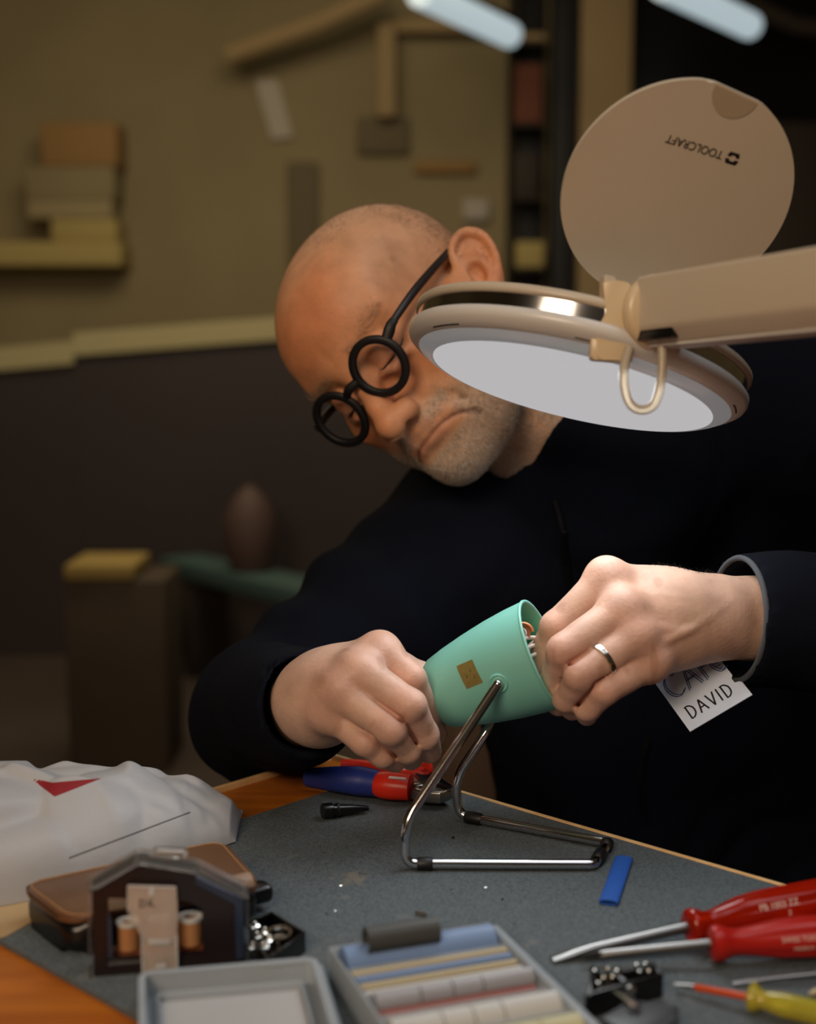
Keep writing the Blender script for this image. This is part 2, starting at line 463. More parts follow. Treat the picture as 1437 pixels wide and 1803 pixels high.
# ------------------------------------------------------------------ the room (structure)
def struct(name, mb, m): return props(mb.build(name, m), kind='structure')
struct('floor', MB().box((0, 3, -.05), (7, 9.4, .1)), 'floor')
struct('ceiling', MB().box((0, 3, 2.95), (7, 9.4, .1)), 'ceil')
struct('wall_back', MB().box((-1.25, 6.3, 1.45), (4.1, .1, 2.9)), 'wall')
struct('wall_left', MB().box((-3.3, 3, 1.45), (.1, 9.4, 2.9)), 'wall')
struct('wall_right', MB().box((3.4, 3, 1.45), (.1, 9.4, 2.9)), 'wall')
# wide window onto the night at the right of the back wall, with its mullions
struct('window_1', MB().box((2.1, 6.34, 1.45), (2.6, .02, 2.9)), 'walldark')
def wallx(px, y=6.2): return (px - 718.5) / F_PX * y
for i, (a, b, m) in enumerate(((962, 1003, 'darkpost'), (1006, 1092, 'post'))):
    struct('trim_%d' % (i + 1), MB().box(((wallx(a) + wallx(b)) / 2, 6.15, 1.45), (wallx(b) - wallx(a), .2, 2.9), bev=.01), m)

# ------------------------------------------------------------------ background furniture
def pt(px, py, y): q = ray(px, py); return CAM + q * (y / q.y)
def slab(mb, px0, py0, px1, py1, y, dep, mi=0, bev=.01):
    a, b = pt(px0, py1, y), pt(px1, py0, y)
    return mb.box(((a.x + b.x) / 2, y + dep / 2, (a.z + b.z) / 2), (b.x - a.x, dep, b.z - a.z), bev=bev, mi=mi)
def single(name, label, cat, mb, m, group=None, kind=None, smooth=40):
    return props(mb.build(name, m, None, smooth), label, cat, group, kind)

# long dark counter with a pale sloping ledge, behind the man on the left
ct = thing('display_counter', 'long dark counter with a pale olive sloping ledge behind the man', 'counter', (-1.3, 4.6, 0))
a = [pt(-420, 690, 4.6), pt(132, 640, 4.6)]; b = [pt(132, 626, 4.6), pt(900, 566, 4.6)]
for (p, q), nm in ((a, 'front_panel'), (b, 'front_panel')):
    m = MB(); v = []
    for y in (4.6, 5.1):
        v += [(p.x, y, 0), (q.x, y, 0), (q.x, y, q.z), (p.x, y, p.z)]
    m.add(v, [(0, 1, 2, 3), (7, 6, 5, 4), (1, 5, 6, 2), (4, 0, 3, 7), (4, 5, 1, 0)])
    m.build(nm, 'counter', ct)
    h = .075
    m = MB(); v = []
    for y in (4.58, 5.12):
        v += [(p.x, y, p.z), (q.x, y, q.z), (q.x, y, q.z + h), (p.x, y, p.z + h)]
    m.add(v, [(0, 1, 2, 3), (7, 6, 5, 4), (1, 5, 6, 2), (4, 0, 3, 7), (3, 2, 6, 7), (4, 5, 1, 0)])
    m.build('ledge', 'ledge', ct)

# wall shelf with boxes on the left
sh = single('wall_shelf', 'olive yellow wall shelf at the far left of the back wall', 'shelf', slab(MB(), -330, 425, 212, 468, 6.0, .25), 'boxolive')
for name, r, m, lab in (('cardboard_box', (72, 214, 205, 292), 'boxorange', 'orange cardboard box on top of the cream boxes on the left wall shelf'),
                 ('storage_box', (45, 292, 200, 352), 'wall', 'olive box between the orange box and the cream box'),
                 ('storage_box', (48, 352, 196, 385), 'boxcream', 'low cream box under the olive box on the left wall shelf'),
                 ('storage_box', (90, 385, 205, 425), 'boxolive', 'yellowish box resting directly on the left wall shelf')):
    mb = slab(MB(), *r, 6.02, .2)
    single(name, lab, 'box', mb, m)
single('wall_duct', 'tan duct running diagonally across the top of the back wall', 'duct',
       MB().tube([pt(402, 96, 6.0), pt(560, 40, 5.95), pt(680, -16, 5.9)], .045, n=10), 'post')
single('hanging_sheet', 'small pale sheet hanging askew on the olive back wall', 'sheet',
       MB().prism([(pt(x, y, 6.2).x, pt(x, y, 6.2).z) for x, y in ((448, 140), (488, 138), (515, 240), (478, 244))], 0, .01,
                  frame((0, 6.23, 0), (1, 0, 0), (0, 0, 1), (0, -1, 0))), 'white')
rk = thing('pipe_rack', 'tan pipe rack of one upright and one crossbar on the back wall', 'rack', pt(680, 205, 6.1))
slab(MB(), 664, 38, 697, 205, 6.1, .06).build('upright', 'post', rk)
slab(MB(), 690, 30, 888, 56, 6.12, .06).build('crossbar', 'post', rk)
single('wall_board', 'orange board on the back wall above the man', 'board', slab(MB(), 730, 282, 838, 304, 6.2, .04), 'boxorange')
single('wall_board', 'brownish board on the back wall left of the orange one', 'board', slab(MB(), 628, 205, 720, 270, 6.2, .04), 'walldim')
single('wall_board', 'dim upright board on the back wall just left above the bald head', 'board', slab(MB(), 508, 285, 560, 560, 6.2, .04), 'walldim')
single('wall_pad', 'small grey pad fixed on the wall above the ear', 'pad', slab(MB(), 815, 350, 862, 388, 6.2, .04), 'white')
# dark bookcase left of the black post
bc = thing('bookcase', 'tall dark bookcase beside the black window post', 'bookcase', (wallx(927), 6.0, 0))
slab(MB(), 893, -40, 903, 900, 6.0, .22).build('side_panel', 'darkpost', bc)
slab(MB(), 903, -40, 962, 900, 6.18, .03).build('back_panel', 'darkpost', bc)
for y in (70, 215, 345, 470, 560):
    slab(MB(), 903, y, 962, y + 9, 6.0, .2).build('shelf_board', 'shelfdark', bc)
for r, m, lab in (((905, 112, 955, 215), 'boxred', 'rust red box on the upper shelf of the dark bookcase'),
             ((905, 270, 950, 345), 'shelfdark', 'brown box on the second shelf of the dark bookcase'),
             ((908, 425, 958, 470), 'boxolive', 'olive yellow box on the lower shelf of the dark bookcase'),
             ((905, 76, 960, 92), 'post', 'flat tan tray on the top shelf of the dark bookcase')):
    dz = 0
    if r[3] == 92: r = (905, 58, 960, 70)
    single('storage_box', lab, 'box', slab(MB(), *r, 6.02, .14, bev=.004), m)
# pendant fluorescent lamps
def pendant(p, q, label):
    p, q = Vector(p), Vector(q); c = (p + q) / 2
    t = thing('pendant_tube_lamp', label, 'lamp', c, 'pendant tube lamps')
    MB().tube([p, q], .052, n=14).build('diffuser_tube', 'tube', t)
    d = (q - p).normalized()
    MB().tube([p + Vector((0, 0, .058)), q + Vector((0, 0, .058))], .02, n=8).build('housing', 'darkpost', t)
    for k in (.15, .85):
        s = p.lerp(q, k); MB().tube([s + Vector((0, 0, .07)), Vector((s.x, s.y, 2.9))], .003, n=6).build('suspension_wire', 'darkpost', t)
pendant((.04, 4.95, 2.285), (.405, 5.6, 2.285), 'blurred fluorescent tube lamp hanging above the bald head')
pendant((.87, 4.85, 2.285), (1.32, 5.45, 2.285), 'blurred fluorescent tube lamp hanging above the magnifier cover')
single('ceiling_duct', 'brown duct hanging at the top right in front of the night window', 'duct',
       MB().tube([pt(1300, 0, 5.9), pt(1400, 45, 5.9), pt(1520, 60, 5.9)], .04, n=10), 'shelfdark')
single('window_panel', 'brown panel leaning against the night window right of the magnifier cover', 'panel',
       slab(MB(), 1330, 215, 1560, 1040, 6.15, .04), 'shelfdark')
# things standing on the floor far behind
cr = thing('crate', 'brown crate with yellow light painted on top standing on the floor at the left', 'crate', (-.76, 3.4, 0))
a, b = pt(112, 1022, 3.3), pt(290, 1022, 3.3)
MB().box(((a.x + b.x) / 2, 3.42, a.z / 2), (b.x - a.x, .24, a.z), bev=.008).build('body', 'crate', cr)
l, r_ = pt(110, 998, 3.28), pt(234, 1020, 3.28)
MB().box(((l.x + r_.x) / 2, 3.40, (l.z + a.z) / 2 + .002), (r_.x - l.x, .22, l.z - a.z), bev=.006).build('lid', 'littop', cr)  # yellow slab stands for light on the crate's top, not a lid
bn = thing('bench', 'low teal bench running diagonally across the dark floor', 'bench', (-.6, 4.3, 0))
p, q = pt(330, 968, 4.42), pt(640, 1062, 3.7); d = (q - p); d.z = 0; d.normalize()
mz = frame((p + q) / 2, d, Vector((-d.y, d.x, 0)), (0, 0, 1))
z = ((p + q) / 2).z
MB().box((0, 0, -.03), ((q - p).length + .1, .16, .06), mz, bev=.01).build('seat', 'teal', bn)
for s in (-.38, .38): MB().box((s * (q - p).length, 0, -.06 - (z - .06) / 2), (.05, .14, z - .06), mz, bev=.004).build('leg', 'shelfdark', bn)
single('lantern', 'small rust coloured lantern standing on the teal bench end', 'lantern', MB().lathe([(.0, 0), (.06, 0), (.075, .05), (.08, .16), (.05, .22), (.02, .25), (0, .26)], 20, Matrix.Translation((p.x * .6 + q.x * .4, p.y * .6 + q.y * .4, p.z * .6 + q.z * .4))), 'lantern')
cb = thing('cabinet', 'low brown wooden cabinet under the table edge behind the wire stand', 'cabinet', (.2, 2.0, 0))
a, b = pt(780, 1235, 1.9), pt(1075, 1235, 1.9)
MB().box(((a.x + b.x) / 2, 2.06, a.z / 2), (b.x - a.x, .3, a.z), bev=.004).build('body', 'cabinet', cb)
c0, c1 = pt(795, 1245, 1.9), pt(926, 1245, 1.9)
MB().box(((c0.x + c1.x) / 2, 1.9, a.z / 2), (c1.x - c0.x, .02, a.z - .03), bev=.003).build('door', 'cabinet', cb)
c0, c1 = pt(931, 1245, 1.9), pt(1066, 1245, 1.9)
MB().box(((c0.x + c1.x) / 2, 1.9, a.z / 2), (c1.x - c0.x, .02, a.z - .03), bev=.003).build('door', 'cabinet', cb)

# ------------------------------------------------------------------ table and mat
E1 = Vector((-.730, .683, 0)).normalized(); E2 = Vector((.683, .730, 0)).normalized()
Q = T(683, 1359)
TB = frame((Q.x, Q.y, 0), E1, -E2, (0, 0, 1))               # x along E1, y along -E2 (towards the near left)
tb = thing('work_table', 'orange varnished wooden work table seen corner-on', 'table', (Q.x, Q.y - .4, 0))
def TBpoly(x0, x1, y0, y1, z0, z1, nm, m, bev=.001): MB().box(((x0 + x1) / 2, (y0 + y1) / 2, (z0 + z1) / 2), (x1 - x0, y1 - y0, z1 - z0), TB, bev=bev).build(nm, m, tb)
X1, Y0 = .0618, -.0032
TBpoly(-1.15, X1 - .003, Y0 + .0025, .72, M0 - .030, M0 - .003, 'tabletop', 'wood')
TBpoly(-1.15, X1, Y0 - .001, Y0 + .0025, M0 - .026, M0 + .0005, 'edge_strip', 'woodedge', .0008)
TBpoly(X1 - .003, X1 + .001, Y0 + .0025, .72, M0 - .026, M0 + .0008, 'edge_strip', 'woodedge', .0008)
for x in (-1.05, -.06):
    for y in (.10, .62): TBpoly(x - .03, x + .03, y - .03, y + .03, 0, M0 - .030, 'leg', 'wood', .004)
for y in (.10, .62): TBpoly(-1.02, -.09, y - .01, y + .01, M0 - .10, M0 - .030, 'apron', 'wood', .002)
mm = MB().prism(rrect(.46, .338, .004, cx=-.23, cy=.169), M0 - .0027, M0, TB, bev=.0006)
single('work_mat', 'dark grey rubber work mat lying on the wooden table', 'mat', mm, 'rubber')

# ------------------------------------------------------------------ mint desk lamp under repair
Bc = P(957, 1151, .85)                                       # centre of the open rim
ax = (RT * .918 + UP * .397) * .955 - FW * .295; ax.normalize()
SL = .076
Ac = Bc - ax * SL
SH = look(Ac, ax, -FW)
dl = thing('desk_lamp', 'mint green desk lamp on a chrome wire stand held in both hands', 'desk lamp', T(890, 1490))
po = [(0, 0), (.0165, 0), (.0205, .0012), (.0230, .0045), (.0262, .016), (.0297, .032), (.0325, .048), (.0343, .063), (.0352, SL)]
pi = [(.0352, SL), (.0337, SL), (.0328, .063), (.0310, .048), (.0282, .032), (.0247, .016), (.021, .006), (.016, .004), (0, .004)]
sh = MB().lathe(po, 72, SH, caps=False).build('shade', 'mint', dl, 60)
MB().lathe(pi, 72, SH, caps=False).build('shade_lining', 'mintin', sh, 60)
MB().lathe([(.0352, SL - .0006), (.0358, SL), (.0355, SL + .0011), (.0346, SL + .0013), (.0337, SL + .0009), (.0337, SL - .0006)], 72, SH, closed=True).build('rim', 'mint', sh, 80)
MB().lathe([(.0318, SL - .012), (.0318, SL - .0095), (.0326, SL - .0095), (.0326, SL - .012)], 64, SH, closed=True).build('lining_ridge', 'mintin', sh)
def on_shade(px, py):
    # first hit of the pixel ray with the shade's outer surface
    r = ray(px, py); best = None
    for k in range(4000):
        d = .78 + k * .00004; q = CAM + r * d; l = q - Ac; t = l.dot(ax); rad = (l - ax * t).length
        rr = np.interp(t, [z for _, z in po[1:]], [x for x, _ in po[1:]])
        if 0 <= t <= SL and rad <= rr: return q, (l - ax * t).normalized(), t, rr
    return None
Np, Nn, Nt, Nr = on_shade(878, 1203)
PV = look(Np, Nn, ax)
MB().lathe([(0, .0012), (.0034, .0012), (.0036, .0008), (.0044, .0006), (.0050, .0014), (.0056, .0014), (.0060, .0006), (.0064, -.001), (0, -.002)], 32, PV).build('pivot_boss', 'mint', dl, 60)
MB().lathe([(0, .0055), (.0022, .005), (.003, .0035), (.003, .001)], 24, PV).build('pivot_screw', 'chrome', dl, 60)
Fp = Ac + ax * Nt - Nn * (Nr + .001); PV2 = look(Fp, -Nn, ax)
MB().lathe([(0, .0012), (.0050, .0014), (.0060, .0006), (.0064, -.001), (0, -.002)], 32, PV2).build('pivot_boss', 'mint', dl, 60)
rw = .0030; zb = M0 + rw + .0006
N0 = Np + Nn * .0045; F0 = Fp - Nn * .0045
path = [N0, T(716, 1452, M0 + .026), T(714, 1521, zb), T(1046, 1522, zb), T(1071, 1484, zb), T(808, 1436, zb)]
u = T(808, 1436, zb)
path += [Vector((u.x - .0028, u.y - .001, u.z + .024)), P(857, 1288, .872), F0]
# keep the near leg upright over its foot
ft = T(714, 1521, zb); path[1] = Vector((ft.x - .0005, ft.y + .002, M0 + .0275))
wp = fillet(path, [0, .012, .007, .004, .004, .008, .012, .004, 0], 8)
st = MB().tube(wp, rw, 16).build('wire_stand', 'chrome', dl, 80)
def sleeve(a, b, nm='rubber_sleeve'): MB().tube([a, a.lerp(b, .1), a.lerp(b, .9), b], [rw + .0006, rw + .001, rw + .001, rw + .0006], 16).build(nm, 'black', dl, 50)
fl, fr, br, bl = ft, T(1046, 1522, zb), T(1071, 1484, zb), T(808, 1436, zb)
sleeve(fl.lerp(fr, .062), fl.lerp(fr, .145)); sleeve(bl.lerp(br, .05), bl.lerp(br, .16)); sleeve(fr.lerp(br, .2), fr.lerp(br, .52)); sleeve(fr.lerp(br, .82), fr.lerp(br, .99))
# small gold sticker, curved with the shade
def sticker():
    q0, n0, t0, r0 = on_shade(826, 1187); vx = n0; ang = ax.cross(n0)
    v = []; f = []; nu, nv = 8, 8
    for i in range(nu + 1):
        for j in range(nv + 1):
            s = (i / nu - .5) * .0118; a = (j / nv - .5) * .0158; s += a * .12
            t = t0 + s; rr = np.interp(t, [z for _, z in po[1:]], [x for x, _ in po[1:]]) + .00025
            th = a / rr; v.append(Ac + ax * t + (n0 * math.cos(th) + ang * math.sin(th)) * rr)
    for i in range(nu):
        for j in range(nv):
            k = i * (nv + 1) + j; f.append((k, k + 1, k + nv + 2, k + nv + 1))
    o = MB().add(v, f).build('sticker', 'gold', dl, 180)
    for dx, dy in ((-.0022, .0006), (.0012, -.002), (.0026, .0026)):
        tt = t0 + dx; rr = np.interp(tt, [z for _, z in po[1:]], [x for x, _ in po[1:]]) + .0004
        th = dy / rr; c = Ac + ax * tt + (n0 * math.cos(th) + ang * math.sin(th)) * rr
        MB().tube([c - ang * .0012 + ax * .0006, c + ang * .0012, c + ax * .001 + ang * .0004], .00022, 6).build('sticker_mark', 'goldprint', o)
sticker()
# wiring bundle inside the shade
def wires():
    base = Ac + ax * .030
    C0 = P(921, 1112, .846)
    for k in range(3):
        pts = []
        for i in range(22):
            a = i / 21 * 2 * math.pi * 1.7 + k * 2
            rr = .0058 - .0008 * k
            pts.append(C0 + (RT * math.cos(a) * rr * 1.0 + UP * math.sin(a) * rr * .9) - ax * (.002 * k + .004 * i / 21) + FW * (.004 * k))
        MB().tube(spline(pts, 3), .0011, 8).build('wire', ['copper', 'whitewire', 'copper'][k], dl, 80)
    for k, (x, y) in enumerate(((912, 1135), (922, 1148), (931, 1160))):
        pts = [base + SH.to_3x3() @ Vector((.004 * k - .004, .004, 0)), P(x - 4, y, .845), P(x + 30, y - 12, .85), P(x + 62, y + 4, .852)]
        MB().tube(spline(pts, 8), .0013, 8).build('wire', 'whitewire', dl, 80)
    MB().box((0, 0, 0), (.016, .018, .012), look(Ac + ax * .03, ax, -FW), bev=.001).build('terminal_block', 'blackgloss', dl)
wires()

# ------------------------------------------------------------------ magnifier lamp
MC = P(1005, 686, .85)                                       # centre of the lit disc
perp = RT * -.25 - UP * .968
mn = perp * .994 - FW * .107; mn.normalize()               # way the light shines
mu = (RT * .968 - UP * .25); mu = (mu - mn * mu.dot(mn)).normalized()
MG = look(MC, -mn, mu)                                       # local z runs up through the head
ml = thing('magnifier_lamp', 'cream magnifier lamp with lit round head on a swivel arm', 'magnifier lamp', T(2536, 1600, M0))
RO = .1075
MB().lathe([(.0985, .0045), (.1030, .0070), (.1060, .0092), (.1072, .0115), (.1072, .0150), (.1055, .0168), (.09, .0168), (.09, .006)], 96, MG, closed=True).build('lower_ring', 'creamlow', ml, 60)
MB().lathe([(.0886, .0004), (.0915, .0008), (.0950, .0024), (.0988, .0046), (.0975, .0065), (.0886, .0065)], 96, MG, closed=True).build('underside_glow', 'ringglow', ml, 60)  # weak emission paints the LED's light onto the housing underside
MB().lathe([(.1030, .0166), (.1042, .0169), (.1042, .0250), (.1030, .0254)], 96, MG, closed=True).build('chrome_band', 'chrome', ml, 60)
MB().lathe([(.1025, .0250), (.1055, .0250), (.1064, .0263), (.1062, .0290), (.1045, .0306), (.09, .0315), (.068, .0315), (.068, .0250)], 96, MG, closed=True).build('upper_ring', 'cream', ml, 60)
MB().lathe([(0, .0002), (.0886, .0002), (.0886, .0065), (0, .0065)], 80, MG).build('light_diffuser', 'led', ml)
MB().lathe([(0, .0295), (.04, .0288), (.0675, .0265), (.0675, .0245), (0, .0245)], 64, MG).build('lens', 'clear', ml, 60)
for ang0, ln in ((205, .26), (262, .22), (-25, .2)):
    arc = [Vector((.1010 * math.cos(math.radians(ang0) + ln * k / 10), .1010 * math.sin(math.radians(ang0) + ln * k / 10), .0062)) for k in range(11)]
    MB().tube([MG @ p for p in arc], [(.0005, .0007)] * 11, 8, flat=mn).build('vent_slot', 'black', ml)
l = bpy.data.lights.new('led_light', 'AREA'); l.shape = 'DISK'; l.size = .17; l.energy = LED_POWER; l.color = LED_COLOR
lo = bpy.data.objects.new('led_light', l); COL.objects.link(lo); lo.parent = ml
# an area lamp shines along its own -Z
lm = look(MC + mn * .003, -mn, mu); lo.rotation_euler = lm.to_euler(); lo.location = lm.to_translation() - WL[ml.name]
# raised lens cover
CVc = P(1193, 345, .775); cvn = (-FW * .81 - UP * .59 + RT * .06).normalized()
CV = look(CVc, cvn, RT * -.93 + UP * .37)
rc = .0664
def circ(r, n=72): return [(r * math.cos(2 * math.pi * k / n), r * math.sin(2 * math.pi * k / n)) for k in range(n)]
notch_a = math.atan2(-.99, -.10)                             # finger notch, lower left in the cover's own frame
poly = []
for k in range(120):
    a = 2 * math.pi * k / 120; d_ = (a - notch_a + math.pi) % (2 * math.pi) - math.pi
    r = rc if abs(d_) > .24 else rc * math.cos(.24) / math.cos(d_)
    poly.append((r * math.cos(a), r * math.sin(a)))
cv = MB().prism(poly, -.0035, 0, CV, bev=.0012, seg=3).build('lens_cover', 'cream', ml, 40)
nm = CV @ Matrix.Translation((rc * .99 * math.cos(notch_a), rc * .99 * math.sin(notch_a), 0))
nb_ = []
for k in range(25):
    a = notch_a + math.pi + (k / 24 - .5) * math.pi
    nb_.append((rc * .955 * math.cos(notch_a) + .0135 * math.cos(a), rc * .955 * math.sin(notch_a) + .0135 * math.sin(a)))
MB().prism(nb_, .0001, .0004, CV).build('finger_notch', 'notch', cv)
tv, tf = text_mesh('TOOLCRAFT', .0068, .00012)
TX = CV @ Matrix.Translation((.0030, -.0295, .0002)) 
MB().add([(x * .88, y, z) for x, y, z in tv], tf, TX).build('lettering', 'ink', cv, 20)
lg = MB()
for s in (1, -1):
    o = [(-.0046, .0008), (-.0034, .0036), (.0034, .0036), (.0046, .0008), (.0022, .0005), (.0012, .0018), (-.0012, .0018), (-.0022, .0005)]
    o = [(x * (1 if s > 0 else .9), y * s - (0 if s > 0 else .0003)) for x, y in o]
    lg.prism(o, .0001, .0003, CV @ Matrix.Translation((-.0205, -.0292, 0)) @ Matrix.Scale(.9, 4))
lg.build('emblem', 'ink', cv, 20)
# hinge yoke, clip, arm, cable
HG = P(1088, 560, .752)
MB().prism(rpoly([(-.010, -.022), (.006, -.022), (.009, .0), (.008, .020), (.001, .0215), (-.0075, .021), (-.0055, .004), (-.011, -.006)], .002), -.005, .005, look(P(1083, 565, .752), -FW, RT), bev=.001).build('hinge_yoke', 'clip', ml)
MB().prism(rpoly([(-.007, -.007), (.016, -.009), (.016, .006), (-.007, .005)], .002), -.004, .006, look(P(1060, 612, .754), -FW, RT), bev=.0012).build('hinge_clip', 'clip', ml)
MB().lathe([(0, -.006), (.0035, -.006), (.0035, .006), (0, .006)], 20, look(P(1118, 575, .752), RT, UP)).build('hinge_pin', 'steel', ml)
MB().prism(rpoly([(-.004, -.016), (.004, -.016), (.003, .013), (-.004, .014)], .0015), -.004, .004, look(P(1072, 530, .757), (RT*.2 - FW).normalized(), RT), bev=.001).build('hinge_tab', 'cream', ml)
A0, A1 = P(1152, 551, .752), P(1437, 513, .645)
ad = (A1 - A0).normalized(); an = ad.cross(UP).normalized()
if an.dot(FW) > 0: an = -an
AM = look(A0, ad, an)                                        # x: towards the viewer side, y: up-ish
au = ad.cross(an)
sgn = 1 if au.dot(UP) > 0 else -1
def arm_poly(w, h, c): return rpoly([(-w, -h), (w - c, -h), (w, -h + c * 1.1), (w, h), (-w, h)], .0022, 3)
ap = [(x, y * sgn) for x, y in arm_poly(.015, .0185, .008)]
La = .47
MB().prism(ap, .004, La, AM).build('arm', 'cream', ml, 40)
lowface = [(x, y * sgn) for x, y in ((-.0135, -.0195), (.0075, -.0195), (.0075, -.0182), (-.0135, -.0182))]
MB().prism(lowface, .006, La, AM).build('arm_underside', 'creamlow', ml)
MB().lathe([(0, -.009), (.010, -.0085), (.017, -.006), (.0205, -.002), (.0212, .002), (.0205, .0045), (.018, .006), (0, .006)], 40, AM).build('arm_end_cap', 'clip', ml, 60)
MB().box((-.004 * 0 + .006, -.0135 * sgn, .018), (.016, .006, .03), AM, bev=.001).build('arm_lock', 'blackgloss', ml)
lp = [P(1108, 612, .742), P(1098, 660, .738), P(1108, 708, .735), P(1131, 722, .734), P(1154, 708, .734), P(1165, 660, .735), P(1166, 600, .738)]
MB().tube(spline(lp, 8), .0026, 12).build('power_cable', 'cable', ml, 80)
# the far end of the arm: post and foot outside the picture
AE = A0 + ad * (La - .01)
MB().tube([(AE.x, AE.y, M0 + .02), (AE.x, AE.y, AE.z + .01)], .011, 20).build('post', 'creamlow', ml, 60)
MB().lathe([(0, 0), (.075, 0), (.078, .006), (.07, .016), (.02, .022), (0, .022)], 48, Matrix.Translation((AE.x, AE.y, M0 - .0026))).build('base', 'creamlow', ml, 60)

# ------------------------------------------------------------------ white plastic bag
def bag():
    # footprint on the table (front curve, back curve), then a crumpled pillow over it
    fr = [(-260, 1640), (-60, 1607), (90, 1578), (220, 1545), (330, 1512), (415, 1482)]
    bk = [(-260, 1452), (-60, 1432), (90, 1425), (220, 1420), (330, 1418), (428, 1428)]
    zt = M0 + .0008
    Fc = [T(x, y, zt) for x, y in fr]; Bk = [T(x, y, zt) for x, y in bk]
    Hh = [.066, .062, .058, .050, .036, .012]
    NS, NT = 170, 90
    Fc = spline(Fc, 34); Bk = spline(Bk, 34); hs = np.interp(np.linspace(0, 5, len(Fc)), range(6), Hh)
    n = len(Fc); top = []; bot = []
    r = np.random.default_rng(3)
    cells = np.array([(r.uniform(0, 1), r.uniform(0, 1)) for _ in range(46)]); hc = r.normal(0, .0018, 46); sl = r.normal(0, .22, (46, 2))
    cpos = np.array([tuple(Fc[int(a * (n - 1))].lerp(Bk[int(a * (n - 1))], b))[:2] for a, b in cells])
    for i in range(n):
        for j in range(NT + 1):
            t = j / NT; p = Fc[i].lerp(Bk[i], t)
            prof = (math.sin(math.pi * min(max(t, 0), 1)) ** .42) * (1 - .25 * t)
            dv = np.array((p.x, p.y)) - cpos; ds_ = np.hypot(dv[:, 0], dv[:, 1]); ww = np.exp(-(ds_ - ds_.min()) / .0028); ww /= ww.sum()
            c = float((ww * (hc + (sl * dv).sum(1))).sum())
            edge = min(1, min(i, n - 1 - i) / 9 + .25)
            z = hs[i] * prof * edge + c * min(1, prof * 1.2) * min(1, hs[i] / .03)
            top.append(Vector((p.x, p.y, zt + max(z, .0006))))
            bot.append(Vector((p.x, p.y, zt + .0001)))
    g = list(top); w = NT + 1
    tri = [(48, 1369), (92, 1374), (180, 1370), (96, 1403)]
    pr = []
    def sd(x, y):
        # inside of the printed red flag
        e = []
        poly = [(52, 1369), (96, 1403), (180, 1370), (92, 1378)]
        ins = False; dm = 1e9
        for a in range(4):
            x0, y0 = poly[a]; x1, y1 = poly[(a + 1) % 4]
            if (y0 > y) != (y1 > y) and x < (x1 - x0) * (y - y0) / (y1 - y0) + x0: ins = not ins
            tt = max(0, min(1, ((x - x0) * (x1 - x0) + (y - y0) * (y1 - y0)) / ((x1 - x0) ** 2 + (y1 - y0) ** 2)))
            dm = min(dm, math.hypot(x - x0 - tt * (x1 - x0), y - y0 - tt * (y1 - y0)))
        return dm if ins else -dm
    for q in g:
        x, y, _ = pix(q); pr.append(sd(x, y))
    v = g + bot; N = len(g); f = []
    for i in range(n - 1):
        for j in range(NT):
            k = i * w + j
            f.append((k, k + w, k + w + 1, k + 1)); f.append((N + k, N + k + 1, N + k + w + 1, N + k + w))
    for i in range(n - 1):
        for j in (0, NT):
            k = i * w + j; q = (k, k + w, N + k + w, N + k); f.append(q if j else q[::-1])
    for i in (0, n - 1):
        for j in range(NT):
            k = i * w + j; f.append((k, k + 1, N + k + 1, N + k))
    o = mk('plastic_bag', [tuple(q) for q in v], f, 'bag', None, None, 60, {'print': ('FLOAT', pr + [-1] * N)})
    props(o, 'crumpled white plastic bag with a red print lying at the left of the table', 'bag')
    bt = BVHTree.FromPolygons([tuple(q) for q in v], f); sp = []
    for k in range(25):
        x = 122 + 212 * k / 24; y = 1510 - 80 * k / 24
        h_ = bt.ray_cast(CAM, ray(x, y).normalized())
        if h_[0] is not None: sp.append(h_[0])
    MB().tube(sp, [(.0003, .0006)] * len(sp), 8, flat=(0, 0, 1)).build('folded_seam', 'seam', o, 80)
bag()
single('paper_envelope', 'tan kraft paper sheet sticking out from under the white bag at the left edge', 'paper',
       MB().prism([(T(x, y, M0).x, T(x, y, M0).y) for x, y in ((-120, 1690), (10, 1650), (60, 1622), (60, 1585), (-120, 1600))], M0, M0 + .0006), 'kraft')

# ------------------------------------------------------------------ leather case
def case():
    zt = M0 + .021
    c = [T(x, y, zt) for x, y in ((36, 1556), (392, 1478), (462, 1557), (118, 1618))]
    t = thing('leather_case', 'brown leather covered case with black rounded base behind the clear spool box', 'case', ((c[0].x + c[2].x) / 2, (c[0].y + c[2].y) / 2, M0))
    top = rpoly([(p.x, p.y) for p in c[::-1]], .010, 6)
    cx = sum(p[0] for p in top) / len(top); cy = sum(p[1] for p in top) / len(top)
    lid = MB().prism(top, M0 + .0165, zt, None, bev=.0035, seg=4).build('leather_lid', 'leather', t, 50)
    inn = [(cx + (x - cx) * .955, cy + (y - cy) * .955) for x, y in top]
    ring = [Vector((x, y, zt + .0001)) for x, y in inn]
    MB().tube(ring, .00035, 6, closed=True).build('stitching', 'stitch', lid, 80)
    base = [(cx + (x - cx) * .985, cy + (y - cy) * .985) for x, y in top]
    MB().prism(base, M0, M0 + .0165, None, bev=.006, seg=4).build('case_base', 'blackgloss', t, 50)
    a, b = T(392, 1566, zt - .002), T(440, 1556, zt - .002)
    MB().tube([a, a.lerp(b, .5), b], [(.0062, .0062)] * 3, 20).build('strap_roll', 'strap', t, 60)
    MB().box((0, 0, 0), (.016, .014, .010), look(T(452, 1572, M0 + .009), (0, 0, 1), b - a), bev=.004, seg=4).build('clasp', 'blackgloss', t, 60)
    MB().sphere((0, 0, 0), (.0016, .0016, .0008), Matrix.Translation(T(68, 1590, M0 + .0155))).build('snap_button', 'silver', t)
case()

